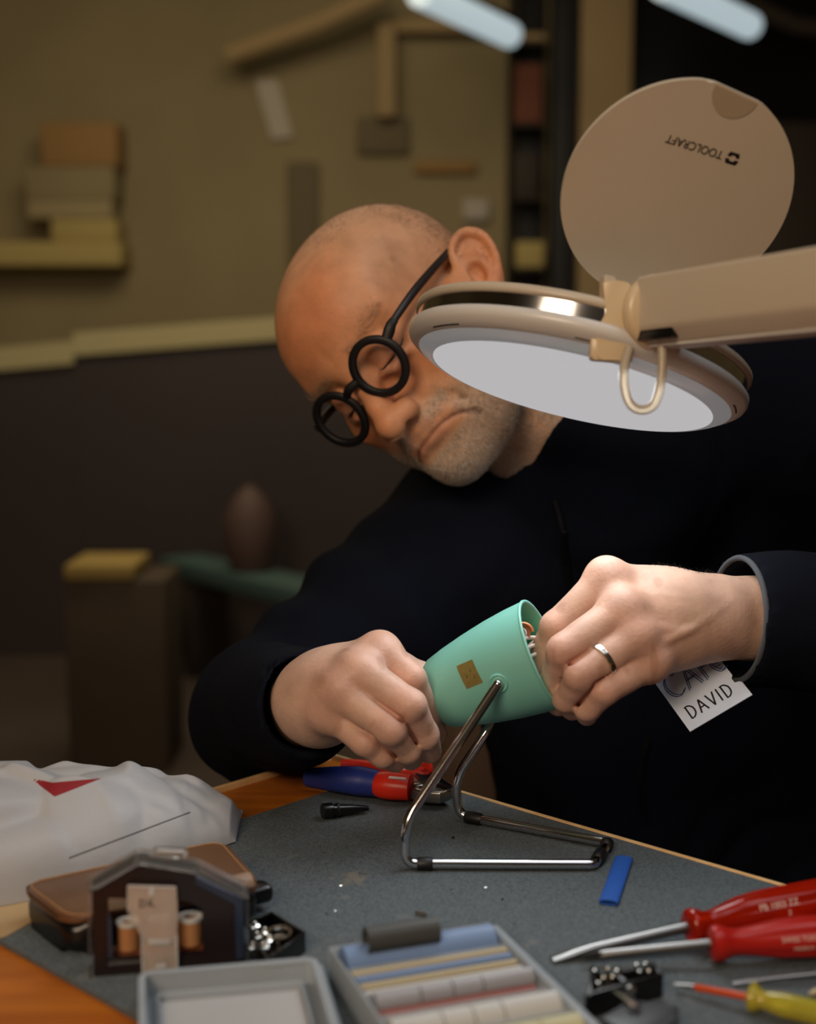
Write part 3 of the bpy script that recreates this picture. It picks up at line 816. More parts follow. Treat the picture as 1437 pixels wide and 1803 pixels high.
# ------------------------------------------------------------------ clear spool box with the latch
def spool_box():
    A, B = T(166, 1722, M0), T(430, 1700, M0)
    u = (B - A).normalized(); n = Vector((u.y, -u.x, 0));  n = n if n.y < 0 else -n       # towards the viewer
    Wd = (B - A).length
    M = frame(A, u, Vector((0, 0, 1)), n)                   # x along, y up, z to the viewer
    t = thing('spool_box', 'clear plastic spool box with dark end frames and a marked latch tab', 'box', A.lerp(B, .5) - n * .018)
    H = .0425; H2 = .0545
    hexo = [(0, 0), (Wd, 0), (Wd + .0005, H - .009), (Wd - .0215, H2 - .007), (.022, H2), (0, H)]
    dep = .017
    def frame_plate(z0, z1, nm):
        b = bmesh.new()
        outer = [b.verts.new((x, y, 0)) for x, y in hexo]
        win = [(.0070, .0075), (.0520, .0075), (.0520, .0300), (.0470, .0335), (.0395, .0360), (.0070, .0390)]
        inner = [b.verts.new((x, y, 0)) for x, y in win]
        eo = [b.edges.new((outer[i], outer[(i + 1) % 6])) for i in range(6)]
        ei = [b.edges.new((inner[i], inner[(i + 1) % 6])) for i in range(6)]
        bmesh.ops.triangle_fill(b, edges=eo + ei, use_beauty=True)
        r = bmesh.ops.extrude_face_region(b, geom=b.faces[:])
        for v in r['geom']:
            if isinstance(v, bmesh.types.BMVert): v.co.z += z1 - z0
        bmesh.ops.recalc_face_normals(b, faces=b.faces[:])
        return MB().bm(b, M @ Matrix.Translation((0, 0, z0))).build(nm, 'navyplate', t, 30)
    fp = frame_plate(-.005, -.001, 'front_frame'); frame_plate(-dep, -dep + .003, 'rear_frame')
    # bevelled navy cheeks on the chamfers
    MB().prism([(Wd - .0225, H2 - .0065), (Wd, H - .0085), (Wd + .0004, .004), (Wd - .004, .004), (Wd - .0045, H - .0105), (Wd - .0235, H2 - .0105)], -.0008, .0012, M, bev=.0006).build('edge_trim', 'navyedge', fp)
    MB().prism([(.0070, .0095), (.0088, .0095), (.0088, .028), (.0070, .031)], -.006, .0004, M).build('window_trim', 'navyedge', fp)
    # clear shell: top chamfers, side walls
    th = .0014
    for (x0, y0, x1, y1), nm in ((( -.0016, 0, -.0016, H + .0008), 'shell_side'), ((-.0012, H + .001, .0215, H2 + .0014), 'shell_roof'), ((.0225, H2 + .0014, Wd - .0215, H2 - .0054), 'shell_roof'),
                                 ((Wd - .0210, H2 - .0056, Wd + .0018, H - .0075), 'shell_roof'), ((Wd + .0022, H - .008, Wd + .0018, 0), 'shell_side')):
        d = Vector((x1 - x0, y1 - y0)); Ln = d.length; d.normalize(); nn = Vector((-d.y, d.x)) * th / 2
        MB().prism([(x0 - nn.x, y0 - nn.y), (x1 - nn.x, y1 - nn.y), (x1 + nn.x, y1 + nn.y), (x0 + nn.x, y0 + nn.y)], -dep - .001, .001, M, bev=.0004, seg=1).build(nm, 'clear', t)
    MB().prism([(.0070, .0062), (.0400, .0062), (.0400, .0074), (.0070, .0074)], -.014, .002, M, bev=.0003, seg=1).build('shell_ledge', 'clear', t)
    MB().box((Wd / 2, .0018, -dep / 2), (Wd - .002, .0034, dep - .008), M, bev=.0006).build('floor_plate', 'navyplate', t)
    MB().box((Wd / 2 - .004, .0062, -dep / 2 - .001), (Wd - .024, .0075, dep - .010), M, bev=.0006).build('spool_tray', 'rust', t)
    # latch tab
    lt = MB().prism(rpoly([(.0228, .002), (.0396, .002), (.0396, .0215), (.0402, .0290), (.0398, .0438), (.0166, .0462), (.0164, .0335), (.0180, .0310), (.0228, .0195)], .0012, 3), .0012, .0030, M, bev=.0005).build('latch_tab', 'tab', t)
    for xx in (.0230, .0394): MB().tube([M @ Vector((xx, .002, .0032)), M @ Vector((xx, .0200, .0032))], .0005, 8).build('latch_rib', 'clearrib', lt)
    MB().tube([M @ Vector(q) for q in ((.0168, .0338, .0031), (.0169, .0460, .0031), (.0396, .0436, .0031))], .0004, 6).build('latch_rib', 'clearrib', lt)
    for ls in ([(0, 0), (.0003, .0036)], [(0, .0036), (.0022, .0030), (.0024, .0008), (.0002, 0)], [(.0044, .0002), (.0045, .0034)], [(.0066, .0032), (.0046, .0016), (.0072, .0000)]):
        q = [M @ Vector((.0222 + x, .0352 + y - .06 * x, .0032)) for x, y in ls]
        MB().tube(spline(q, 4) if len(q) > 2 else q, [(.0001, .00032)] * (len(q) if len(q) == 2 else (len(q) - 1) * 4 + 1), 6, flat=-FW).build('marking', 'ink', lt)
    MB().prism([(-.0014, -.0018), (.0016, -.0020), (.0012, .0020), (-.0006, .0024)], .0031, .0036, M @ Matrix.Translation((.0278, .0425, 0))).build('latch_notch', 'clearrib', lt)
    MB().box((.0312, .0168, .0034), (.0104, .0030, .0006), M @ Matrix.Translation((.0312, .0168, 0)) @ Matrix.Rotation(-.10, 4, 'Z') @ Matrix.Translation((-.0312, -.0168, 0)), bev=.0002).build('embossed_label', 'insert', lt)
    MB().box((.0318, .0046, .0034), (.0050, .0024, .0006), M, bev=.0002).build('embossed_label', 'insert', lt)
    # small lid on top
    MB().prism(rpoly([(.0270, H2 - .0005), (.0300, H2 + .0040), (.0460, H2 + .0022), (.0440, H2 - .0026)], .0008, 2), -.014, -.009, M, bev=.0004, seg=1).build('top_flap', 'clear', t)
    MB().box((.0, .0, 0), (.0135, .0012, .003), M @ Matrix.Translation((.0376, H2 + .0030, -.0086)) @ Matrix.Rotation(-.14, 4, 'Z'), bev=.0003).build('flap_rim', 'insert', t)
    for i, (x, y, r_) in enumerate(((.0165, .0102, .0054), (.0462, .0102, .0058), (.0315, .0102, .0050))):
        mm = M @ Matrix.Translation((x, y, -.0088)) @ Matrix.Rotation(-math.pi / 2, 4, 'X')
        s = thing('wire_spool', ['small tan spool at the left inside the clear spool box', 'small tan spool at the right inside the clear spool box', 'small tan spool behind the latch tab of the clear spool box'][i], 'spool', M @ Vector((x, y, -.0088)))
        MB().lathe([(r_ * .5, 0), (r_, 0), (r_, .012), (r_ * .5, .012)], 28, mm, closed=True).build('spool_body', 'spool', s, 40)
        MB().lathe([(r_ * .55, .012), (r_ * 1.08, .012), (r_ * 1.08, .0136), (r_ * .55, .0136)], 28, mm, closed=True).build('spool_flange', 'whitetube', s, 40)
spool_box()

# ------------------------------------------------------------------ small open black box with a coil
def coil_box():
    zt = M0 + .011
    c = [T(x, y, zt) for x, y in ((428, 1622), (478, 1604), (538, 1640), (470, 1690))]
    t = thing('component_tray', 'small open black tray with metal coil beside the clear spool box', 'tray', ((c[0].x + c[2].x) / 2, (c[0].y + c[2].y) / 2, M0))
    P2 = [(p.x, p.y) for p in c]
    MB().prism(P2[::-1], M0, M0 + .002, bev=.0004).build('tray_floor', 'blackgloss', t)
    for i in range(4):
        a, b = Vector(P2[i]), Vector(P2[(i + 1) % 4]); d = (b - a).normalized(); cx = (Vector(P2[0]) + Vector(P2[2])) / 2
        nn = Vector((-d.y, d.x)); nn = nn if nn.dot(cx - a) > 0 else -nn
        q = [a, b, b + nn * .0014, a + nn * .0014]
        MB().prism([tuple(x) for x in q], M0 + .0005, zt, bev=.0003).build('tray_wall', 'blackgloss', t)
    k = T(492, 1648, M0 + .0085)
    cl = thing('metal_coil', 'flat metal coil ring lying in the small black tray', 'coil', k)
    MB().lathe([(.0048, 0), (.0064, 0), (.0064, .0022), (.0048, .0022)], 36, Matrix.Translation(k) @ Matrix.Rotation(.18, 4, 'X'), closed=True).build('outer_ring', 'silver', cl)
    MB().lathe([(0, -.0064), (.0034, -.0064), (.0034, .0002), (0, .0012)], 24, Matrix.Translation(k)).build('core', 'steel', cl)
    r = random.Random(4)
    for i, (x, y, z) in enumerate(((448, 1632, .007), (452, 1650, .0065), (466, 1642, .008), (446, 1668, .007), (464, 1668, .0075), (474, 1656, .009))):
        q = T(x, y, M0 + z)
        mb = MB().box((0, 0, 0), (.005, .0034, .0022), Matrix.Translation(q) @ Matrix.Rotation(r.uniform(0, 3), 4, 'Z') @ Matrix.Rotation(.4, 4, 'X'), bev=.0004)
        mb.sphere((q.x, q.y, q.z + .0018), .0013)
        mb.tube([q, Vector((q.x, q.y, M0 + .002))], .0009, 8)
        single('terminal_screw', 'tiny metal terminal piece in the small black tray', 'screw', mb, 'silver', 'terminal pieces in the black tray')
coil_box()

# ------------------------------------------------------------------ organiser box with heat shrink tube
def organiser():
    zt = M0 + .016
    A, B = T(578, 1668, zt), T(862, 1624, zt)
    u = (B - A); u.z = 0; Wd = u.length; u.normalize(); v = Vector((u.y, -u.x, 0))             # v towards the viewer
    M = frame(Vector((A.x, A.y, M0)), u, v, Vector((0, 0, -1)))
    M = frame(Vector((A.x, A.y, M0)), u, -v, Vector((0, 0, 1)))                                # y away from the viewer
    t = thing('organiser_box', 'frosted compartment box full of coloured heat shrink tubing', 'box', M @ Vector((Wd / 2, -.07, 0)))
    D = .165; th = .0015; H = .016
    MB().box((Wd / 2, -D / 2, .0008), (Wd, D, .0016), M, bev=.0004).build('floor_plate', 'frost', t)
    for c, s in (((Wd / 2, -th / 2, H / 2), (Wd, th, H)), ((Wd / 2, -D + th / 2, H / 2), (Wd, th, H)), ((th / 2, -D / 2, H / 2), (th, D - .003, H)), ((Wd - th / 2, -D / 2, H / 2), (th, D - .003, H))):
        MB().box(c, s, M, bev=.0004).build('side_wall', 'frost', t)
    rows = [.0225, .0495, .0705, .0925, .1145, .1400]
    for y in rows: MB().box((Wd / 2, -y, H / 2 - .0006), (Wd - .003, .0011, H - .002), M, bev=.0003).build('divider', 'frost', t)
    MB().box((Wd + .0024, -D / 2, .0135), (.004, D, .0012), M, bev=.0003).build('rim_flange', 'frost', t)
    def tube(x0, x1, y, z, r_, m, nm, lab, grp=None, squash=1., hollow=False):
        p, q = M @ Vector((x0, -y, z)), M @ Vector((x1, -y, z))
        mb = MB().tube([p, q], [(r_ * squash, r_)] * 2, 22, flat=(0, 0, 1))
        if hollow:
            n = (q - p).normalized()
            mb = MB()
            MM = look(p, n, (0, 0, 1)); L = (q - p).length
            mb.lathe([(r_ * .8, 0), (r_, 0), (r_, L), (r_ * .8, L)], 26, MM, closed=True)
        single(nm, lab, 'tube', mb, m, grp, smooth=50)
    tube(.004, Wd - .004, .0115, .0112, .0088, 'bluepale', 'shrink_tube', 'wide pale blue shrink tube in the rear compartment of the organiser')
    tube(.0145, .0505, .0135, .0228, .0062, 'darktube', 'shrink_tube', 'thick black shrink tube lying on the pale blue one', hollow=True)
    for k, (y, m, n) in enumerate(((.0275, 'straw', 'yellowish thin strip behind the other thin strips of the organiser'), (.0325, 'bluepale', 'thin blue strip lying between the yellowish strips of the organiser'), (.0385, 'straw', 'yellowish thin strip in front of the thin blue strip of the organiser'), (.0445, 'whitetube', 'thin white strip nearest to the red tube of the organiser'))):
        tube(.003, Wd - .003, y, .0135 - .0006 * k, .0019, m, 'shrink_tube', n)
    tube(.004, Wd - .004, .0605, .0070, .0055, 'redtube', 'shrink_tube', 'dull red shrink tube under the grey pieces of the organiser')
    xs = [(.004, .0245), (.0252, .0400), (.0407, .0545), (.0552, Wd - .004)]
    for a, b in xs: tube(a, b, .0575, .0142, .0044, 'cleartube', 'shrink_tube', 'grey clear tube piece lying above the red tube of the organiser', 'grey tube pieces above the red tube')
    xs = [(.003, .0255), (.0262, .0395), (.0402, .0535), (.0542, Wd - .003)]
    for a, b in xs: tube(a, b, .0815, .0105, .0075, 'whitetube', 'shrink_tube', 'white tube piece in the compartment before the red tube', 'white tube pieces of the organiser')
    xs = [(.003, .0275), (.0282, .0460), (.0467, .0620), (.0627, Wd - .003)]
    for a, b in xs: tube(a, b, .1035, .0105, .0075, 'yellowtube', 'shrink_tube', 'cream tube piece in the compartment nearest the picture edge', 'cream tube pieces of the organiser')
    tube(.02, Wd - .003, .124, .012, .0035, 'yellow', 'shrink_tube', 'thin bright yellow tube at the bottom edge of the organiser')
    # the lid lies open to the left
    z2 = M0 + .013
    a = [T(x, y, z2) for x, y in ((246, 1713), (556, 1686))]
    lu = (a[1] - a[0]); Lw = lu.length; lu.normalize()
    ML = frame(Vector((a[0].x, a[0].y, M0)), lu, Vector((-lu.y, lu.x, 0)), (0, 0, 1))
    sk = .17                                                  # the lid's short sides run a little askew
    def q(x, y): return (x - sk * y * .0, y)
    ld = MB().prism(rrect(Lw, D, .006, cx=Lw / 2, cy=-D / 2), 0, .0016, ML, bev=.0005).build('lid_plate', 'frost', t)
    prof = rrect(Lw, D, .006, cx=Lw / 2, cy=-D / 2)
    def wall(sc0, sc1, z0, z1, nm, m):
        n = len(prof); vv = []; ff = []
        for off in (sc0, sc1):
            rp = rrect(Lw - 2 * off, D - 2 * off, max(.006 - off, .001), cx=Lw / 2, cy=-D / 2)
            for z in (z0, z1): vv += [ML @ Vector((x, y, z)) for x, y in rp]
        for k in range(n):
            l = (k + 1) % n
            ff += [(k, l, n + l, n + k), (2 * n + l, 2 * n + k, 3 * n + k, 3 * n + l), (n + k, n + l, 3 * n + l, 3 * n + k), (l, k, 2 * n + k, 2 * n + l)]
        MB().add(vv, ff).build(nm, m, t)
    wall(0, .0014, .001, .013, 'lid_wall', 'frost'); wall(-.0006, .0024, .0118, .0134, 'lid_rim', 'frost')
    wall(.0075, .0085, .001, .006, 'lid_inner_rib', 'frost')
    MB().prism(rrect(Lw - .018, D - .02, .001, cx=Lw / 2, cy=-D / 2), .0017, .0028, ML).build('paper_insert', 'insert', t)
    hA, hB = ML @ Vector((Lw + .0012, -.006, .011)), ML @ Vector((Lw + .0012, -D + .01, .011))
    MB().tube([hA, hB], .0014, 10).build('hinge', 'frost', t)
organiser()

# ------------------------------------------------------------------ screwdrivers
def screwdriver(name, label, tip, neck, end, rs, m_handle, blade, prof, printed=None, extra=None):
    tip, neck, end = Vector(tip), Vector(neck), Vector(end)
    t = thing(name, label, 'screwdriver', Vector(((tip.x + end.x) / 2, (tip.y + end.y) / 2, M0)))
    d = (end - neck).normalized(); Mx = look(neck, d, UP)
    Ls = (neck - tip).length
    h = MB().lathe(prof, 60)
    fl = []
    for x, y, z in h.v:                                       # six shallow flats along the grip
        rr0 = math.hypot(x, y)
        if rr0 > .004 and .018 < z < prof[-2][1] - .004:
            a = math.atan2(y, x) * 6; k = 1 - .085 * max(0, math.cos(a)) ** 1.5 * min(1, (z - .018) / .012)
            x, y = x * k, y * k
        fl.append(tuple(Mx @ Vector((x, y, z))))
    h.v = fl
    hd = h.build('handle', m_handle, t, 50)
    if blade == 'flat':
        ds = (neck - tip).normalized()
        pts = [tip, tip + ds * .004, tip + ds * .013, tip + ds * .022, neck + d * .004]
        MB().tube(pts, [(.0007, .0036), (.0011, .0037), (.0022, .0034), (rs, rs), (rs, rs)], 16, flat=(0, 0, 1)).build('shaft', 'steel', t, 60)
    elif blade == 'cross':
        ds = (neck - tip).normalized()
        sf = MB().tube([tip + ds * .009, tip + ds * .012, neck + d * .004], [rs * .86, rs, rs], 18).build('shaft', 'steel', t, 60)
        mb = MB(); side = ds.cross(Vector((0, 0, 1))).normalized(); up = side.cross(ds)
        for a in (math.pi / 4, -math.pi / 4):
            dd = side * math.cos(a) + up * math.sin(a); e = ds.cross(dd) * .00075
            v = []
            for s_, w_ in ((0, .0007), (.006, rs * .9), (.0105, rs * .95)):
                for sg in (1, -1):
                    v += [tip + ds * s_ + dd * w_ * sg + e, tip + ds * s_ + dd * w_ * sg - e]
            mb.add(v, [(0, 2, 3, 1), (0, 4, 6, 2), (1, 3, 7, 5), (0, 1, 5, 4), (2, 6, 7, 3), (4, 8, 10, 6), (5, 7, 11, 9), (4, 5, 9, 8), (6, 10, 11, 7), (8, 9, 11, 10)])
        mb.build('cross_tip', 'blackgloss', sf, 20)
    if printed:
        for txt, size, s_, a_, rr in printed:
            tv, tf = text_mesh(txt, size, .00008)
            c = neck + d * s_
            out = (-FW + UP * a_).normalized(); out = (out - d * out.dot(d)).normalized()
            MB().add(tv, tf, look(c + out * rr, out, d)).build('handle_print', 'textprint', hd, 20)
    return t, hd, Mx
def flutes(prof): return prof
z1 = M0 + .0125
nk = T(1216, 1631, M0 + .0105)
tp = T(972, 1688, M0 + .0014)
en = nk + (nk - tp).normalized() * .115; en = T(1437, 1588, M0 + .0145); en = nk + (en - nk).normalized() * .112
t1, hd1, MX1 = screwdriver('screwdriver', 'clear red flat screwdriver lying behind the opaque red one', tp, nk, en, .0028, 'redclear', 'flat',
    [(0, -.002), (.0065, -.002), (.0085, -.0005), (.0088, .002), (.0078, .005), (.0062, .008), (.0060, .011), (.0075, .018), (.0100, .028), (.0112, .040), (.0114, .085), (.0105, .10), (.007, .109), (0, .112)],
    [('PB 1003 ZZ', .0046, .0455, .55, .0116), ('2', .0036, .0505, .10, .0116)])
MB().tube([MX1 @ Vector((0, 0, 0)), MX1 @ Vector((0, 0, .03)), MX1 @ Vector((0, 0, .046))], [.0028, .0028, .0024], 12).build('tang', 'steel', hd1)
nk2 = T(1257, 1661, M0 + .0105); tp2 = T(1024, 1686, M0 + .0045); en2 = T(1437, 1648, M0 + .0125); en2 = nk2 + (en2 - nk2).normalized() * .105
screwdriver('screwdriver', 'opaque red cross-tip screwdriver lying in front of the clear red one', tp2, nk2, en2, .0026, 'redop', 'cross',
    [(0, -.002), (.0060, -.002), (.0086, -.0008), (.0090, .0022), (.0080, .0052), (.0068, .0085), (.0064, .013), (.0074, .021), (.0092, .032), (.0100, .045), (.0100, .08), (.0094, .095), (.006, .103), (0, .105)],
    [('SWISS TOOLS', .0034, .0415, .22, .0100), ('MADE IN', .0026, .042, -.25, .0100)])
nk3 = T(1326, 1757, M0 + .0065); tp3 = T(1189, 1732, M0 + .0035); en3 = T(1437, 1783, M0 + .0075); en3 = nk3 + (en3 - nk3).normalized() * .065
t3, hd3, MX3 = screwdriver('voltage_tester', 'small tester screwdriver with yellow clear handle and orange sleeved shaft', tp3, nk3, en3, .0014, 'yellow', None,
    [(0, -.0018), (.0050, -.0018), (.0062, -.0008), (.0062, .0014), (.0050, .0030), (.0040, .0045), (.0046, .008), (.0054, .014), (.0056, .05), (.005, .062), (0, .065)])
t3['category'] = 'screwdriver'
ds = (nk3 - tp3).normalized()
MB().tube([tp3, tp3 + ds * .003, tp3 + ds * .007, tp3 + ds * .011], [(.0004, .0016), (.0007, .0017), (.0012, .0013), (.0012, .0012)], 12, flat=(0, 0, 1)).build('blade', 'steel', t3, 60)
MB().tube([tp3 + ds * .0095, tp3 + ds * .0102, nk3 - ds * .0005], [.0012, .0017, .0017], 14).build('insulating_sleeve', 'orange', t3, 60)
MB().tube([MX3 @ Vector((0, 0, -.002)), MX3 @ Vector((0, 0, .004)), MX3 @ Vector((0, 0, .0085))], [.0030, .0030, .0018], 12).build('neon_seat', 'orange', t3)
MB().box((0, 0, .024), (.004, .004, .012), MX3, bev=.0008).build('resistor', 'blackgloss', hd3)
MB().box((.0062, 0, .0005), (.0026, .0022, .0022), MX3, bev=.0006).build('clip_lug', 'yellow', t3)
a, b = T(1290, 1731, M0 + .0015), T(1437, 1716, M0 + .004)
b2 = b + (b - a) * 1.2
rod = thing('steel_probe', 'thin grey steel probe lying between the red and yellow handles', 'probe', a.lerp(b2, .5))
MB().tube([a, a.lerp(b2, .05), a.lerp(b2, .2), b2], [(.0003, .0016), (.0007, .0016), (.0014, .0014), (.0014, .0014)], 12, flat=(0, 0, 1)).build('shaft', 'steel', rod, 60)
MB().lathe([(0, 0), (.004, 0), (.005, .003), (.005, .06), (0, .066)], 24, look(b2, b2 - a, UP)).build('handle', 'blackgloss', rod)
a, b = T(1424, 1750, M0 + .0015), T(1520, 1724, M0 + .005)
rod = thing('wooden_stick', 'tip of a brownish stick entering at the right picture edge', 'stick', a.lerp(b, .5))
MB().tube([a, a.lerp(b, .12), b], [.0006, .0018, .002], 12).build('shaft', 'straw', rod, 60)

# ------------------------------------------------------------------ opened plug
def plug():
    zt = M0 + .012
    c = [T(x, y, zt) for x, y in ((1040, 1700), (1150, 1692), (1168, 1714), (1034, 1752))]
    cc = sum(c, Vector()) / 4
    t = thing('plug_half', 'opened black plug half with metal contacts below the red screwdrivers', 'plug', (cc.x, cc.y, M0))
    P2 = [(p.x, p.y) for p in c][::-1]
    MB().prism(P2, M0, M0 + .005, bev=.0008).build('plug_body', 'blackgloss', t)
    for i in range(4):
        a, b = Vector(P2[i]), Vector(P2[(i + 1) % 4]); d = (b - a).normalized(); m = Vector((cc.x, cc.y))
        nn = Vector((-d.y, d.x)); nn = nn if nn.dot(m - a) > 0 else -nn
        MB().prism([tuple(a), tuple(b), tuple(b + nn * .0018), tuple(a + nn * .0018)], M0 + .004, zt - (.003 if i == 2 else 0), bev=.0004).build('plug_wall', 'blackgloss', t)
    c0 = T(1092, 1716, zt)
    MB().box((0, 0, 0), (.0032, .011, .006), Matrix.Translation((c0.x, c0.y, M0 + .0085)) @ Matrix.Rotation(.35, 4, 'Z'), bev=.0005).build('partition', 'blackgloss', t)
    for k, (x, y) in enumerate(((1048, 1712), (1070, 1708), (1088, 1712), (1062, 1724), (1078, 1722), (1122, 1702), (1138, 1700), (1126, 1714), (1142, 1712), (1054, 1734))):
        q = T(x, y, M0 + .010); s = random.Random(k).uniform(.7, 1.25)
        mb = MB().lathe([(0, 0), (.0013 * s, 0), (.0013 * s, .0012), (.0006, .0016), (0, .0016)], 14, Matrix.Translation(q) @ Matrix.Rotation(.3, 4, 'Y'))
        mb.tube([q, Vector((q.x, q.y, M0 + .005))], .0009, 8)
        mb.build('contact', 'silver', t, 50)
    sc = thing('clamp_screw', 'steel clamp screw lying before the opened black plug half', 'screw', T(1080, 1760, M0))
    a, b = T(1034, 1768, M0 + .004), T(1116, 1738, M0 + .009)
    MB().tube([a, a.lerp(b, .08), a.lerp(b, .84)], [.0012, .0019, .0019], 14).build('thread', 'steel', sc, 50)
    MB().tube([a.lerp(b, .82), a.lerp(b, .84), a.lerp(b, .97), b], [.0022, .0029, .0029, .0022], 16).build('head', 'silver', sc, 50)
    a, b = T(1088, 1744, M0 + .0118), T(1122, 1772, M0 + .0145)
    pl = single('metal_strip', 'small pale metal strip leaning across the clamp screw', 'strip', MB().tube([a, a.lerp(b, .5) + Vector((0, 0, .0006)), b], [(.0005, .0026)] * 3, 12, flat=(0, 0, 1)), 'silver', smooth=60)
    # the other half, shown from its domed back
    zt = M0 + .012
    c = [T(x, y, zt) for x, y in ((1056, 1790), (1110, 1762), (1196, 1768), (1186, 1800), (1120, 1832))]
    cc = sum(c, Vector()) / 5
    t2 = thing('plug_half', 'black plug cover half with one screw hole at the bottom picture edge', 'plug', (cc.x, cc.y, M0))
    P2 = [(p.x, p.y) for p in c][::-1]
    MB().prism(rpoly(P2, .002, 3), M0, zt, bev=.0012, seg=3).build('plug_cover', MTN, t2)
    q = T(1116, 1781, zt)
    MB().lathe([(.0010, 0), (.0026, 0), (.0026, .0016), (.0010, .0016)], 20, Matrix.Translation(q), closed=True).build('screw_boss', MTN, t2)
MT['plugtop'] = mat('worn_black_plastic', (62, 66, 72), .4); MTN = 'plugtop'
plug()

# ------------------------------------------------------------------ blue tube piece, pliers, small bits
def bluepiece():
    c = [T(x, y, M0 + .001) for x, y in ((1054, 1591), (1089, 1592), (1111, 1514), (1086, 1512))]
    a, b = (c[0] + c[1]) / 2, (c[2] + c[3]) / 2; w = (c[1] - c[0]).length / 2
    d = (b - a).normalized(); M = look(a + Vector((0, 0, .0007)), d, (0, 0, 1)); L = (b - a).length
    v = []; f = []; n = 24
    for z in (0, L):
        for s in (1, .8):
            for k in range(n):
                an = 2 * math.pi * k / n
                v.append(M @ Vector(((.0017 * (1 if s == 1 else .55)) * math.sin(an), w * (1 if s == 1 else .93) * math.cos(an), z)))
    for k in range(n):
        l = (k + 1) % n
        f += [(k, l, 2 * n + l, 2 * n + k), (n + l, n + k, 3 * n + k, 3 * n + l), (l, k, n + k, n + l), (2 * n + k, 2 * n + l, 3 * n + l, 3 * n + k)]
    single('shrink_tube', 'flat piece of blue shrink tube lying alone on the mat', 'tube', MB().add(v, f), 'bluetube', smooth=60)
bluepiece()
def pliers():
    t = thing('side_cutters', 'side cutters with red and blue grips lying at the table corner', 'pliers', T(690, 1395))
    z = M0 + .011
    # near grip
    pts = [T(723, 1386, z), T(700, 1384, z), T(680, 1382, z), T(668, 1380, z), T(640, 1376, z), T(608, 1373, z), T(576, 1371, M0 + .009), T(542, 1369, M0 + .0075)]
    MB().tube(spline(pts[:4], 5), [(.0085 + .0010 * math.sin(k / 15 * 3), .0095 + .0010 * math.sin(k / 15 * 3)) for k in range(16)], 22).build('grip_end', 'plierred', t, 60)
    MB().tube(spline(pts[3:], 5), [(np.interp(k / 20, [0, .3, .7, 1], [.0088, .0100, .0084, .0064]),) * 2 for k in range(21)], 22).build('grip', 'plierblue', t, 60)
    # far grip
    zz = M0 + .0115
    pf = [T(748, 1357, zz), T(738, 1352, zz), T(722, 1356, zz), T(700, 1362, zz), T(660, 1356, zz), T(636, 1353, zz), T(616, 1352, zz), T(600, 1352, zz)]
    MB().tube(spline(pf, 5), [(np.interp(k / 35, [0, .12, .25, .5, 1], [.006, .0085, .0072, .0062, .006]), np.interp(k / 35, [0, .12, .25, .5, 1], [.006, .0095, .0075, .0066, .006])) for k in range(36)], 20).build('grip', 'plierred', t, 60)
    MB().box((0, 0, 0), (.012, .003, .0012), look(T(700, 1370, M0 + .020), (0, 0, 1), pts[0] - pts[2]), bev=.0004).build('grip_mark', 'textprint', t)
    # head
    hz = M0 + .009
    h = [T(x, y, hz) for x, y in ((722, 1372), (738, 1360), (752, 1366), (796, 1396), (775, 1404), (742, 1402), (722, 1396))]
    MB().prism([(p.x, p.y) for p in h][::-1], M0 + .004, M0 + .0125, bev=.0016, seg=3).build('jaw', 'steel', t, 40)
    h = [T(x, y, M0 + .0125) for x, y in ((728, 1366), (750, 1358), (800, 1391), (795, 1394), (752, 1376), (738, 1376))]
    MB().prism([(p.x, p.y) for p in h][::-1], M0 + .0115, M0 + .0150, bev=.0008, seg=2).build('jaw', 'chrome', t, 40)
    MB().lathe([(0, 0), (.0046, 0), (.0046, .0016), (.0036, .0024), (0, .0024)], 24, Matrix.Translation(T(737, 1384, M0 + .0122))).build('rivet', 'steel', t)
pliers()
def cap_():
    a, b = T(568, 1428, M0 + .0055), T(648, 1423, M0 + .0035)
    t = thing('rubber_grommet', 'dark tapered rubber grommet lying in front of the side cutters', 'grommet', a.lerp(b, .5) - Vector((0, 0, .005)))
    MB().tube([a, a.lerp(b, .12), a.lerp(b, .2), a.lerp(b, .22), a.lerp(b, .6), b], [(.0048, .0052), (.005, .0055), (.005, .0052), (.0040, .0042), (.0034, .0036), (.0016, .0022)], 18, flat=(0, 0, 1)).build('body', 'blackgloss', t, 50)
    MB().tube([a.lerp(b, .30), a.lerp(b, .34)], [.0047, .0047], 18).build('collar', 'black', t)
cap_()
single('metal_pin', 'tiny cut metal pin lying behind the organiser box', 'pin', MB().tube([T(732, 1607, M0 + .0012), T(752, 1611, M0 + .0012)], .0011, 12), 'silver')
bits = [((654, 1382), 'blackgloss', .0012), ((886, 1582), 'blackgloss', .0008), ((798, 1473), 'blackgloss', .0012)]
for (x, y), r_ in (((798, 1474), .0011), ((885, 1583), .0008)):
    q = T(x, y, M0 + r_ * .6); single('insulation_scrap', 'tiny black insulation scrap on the grey mat' + (' inside the wire stand' if x < 850 else ' in front of the wire stand'), 'scrap', MB().sphere(q, (r_, r_ * .7, r_ * .6), n=10), 'blackgloss')
rr = random.Random(11)
for k, (x, y) in enumerate(((570, 1502), (795, 1566), (797, 1572), (855, 1563), (905, 1626), (1080, 1608), (1079, 1634), (1165, 1573), (640, 1538), (575, 1608), (590, 1604), (745, 1470), (600, 1560), (450, 1480), (478, 1566))):
    q = T(x, y, M0 + .0004); a = rr.uniform(0, 3); l = rr.uniform(.0010, .0024)
    single('wire_clipping', 'tiny pale wire clipping scattered on the grey mat', 'clipping', MB().tube([q - Vector((math.cos(a), math.sin(a), 0)) * l / 2, q + Vector((math.cos(a), math.sin(a), 0)) * l / 2], .00035, 6), 'silver', 'wire clippings on the mat')

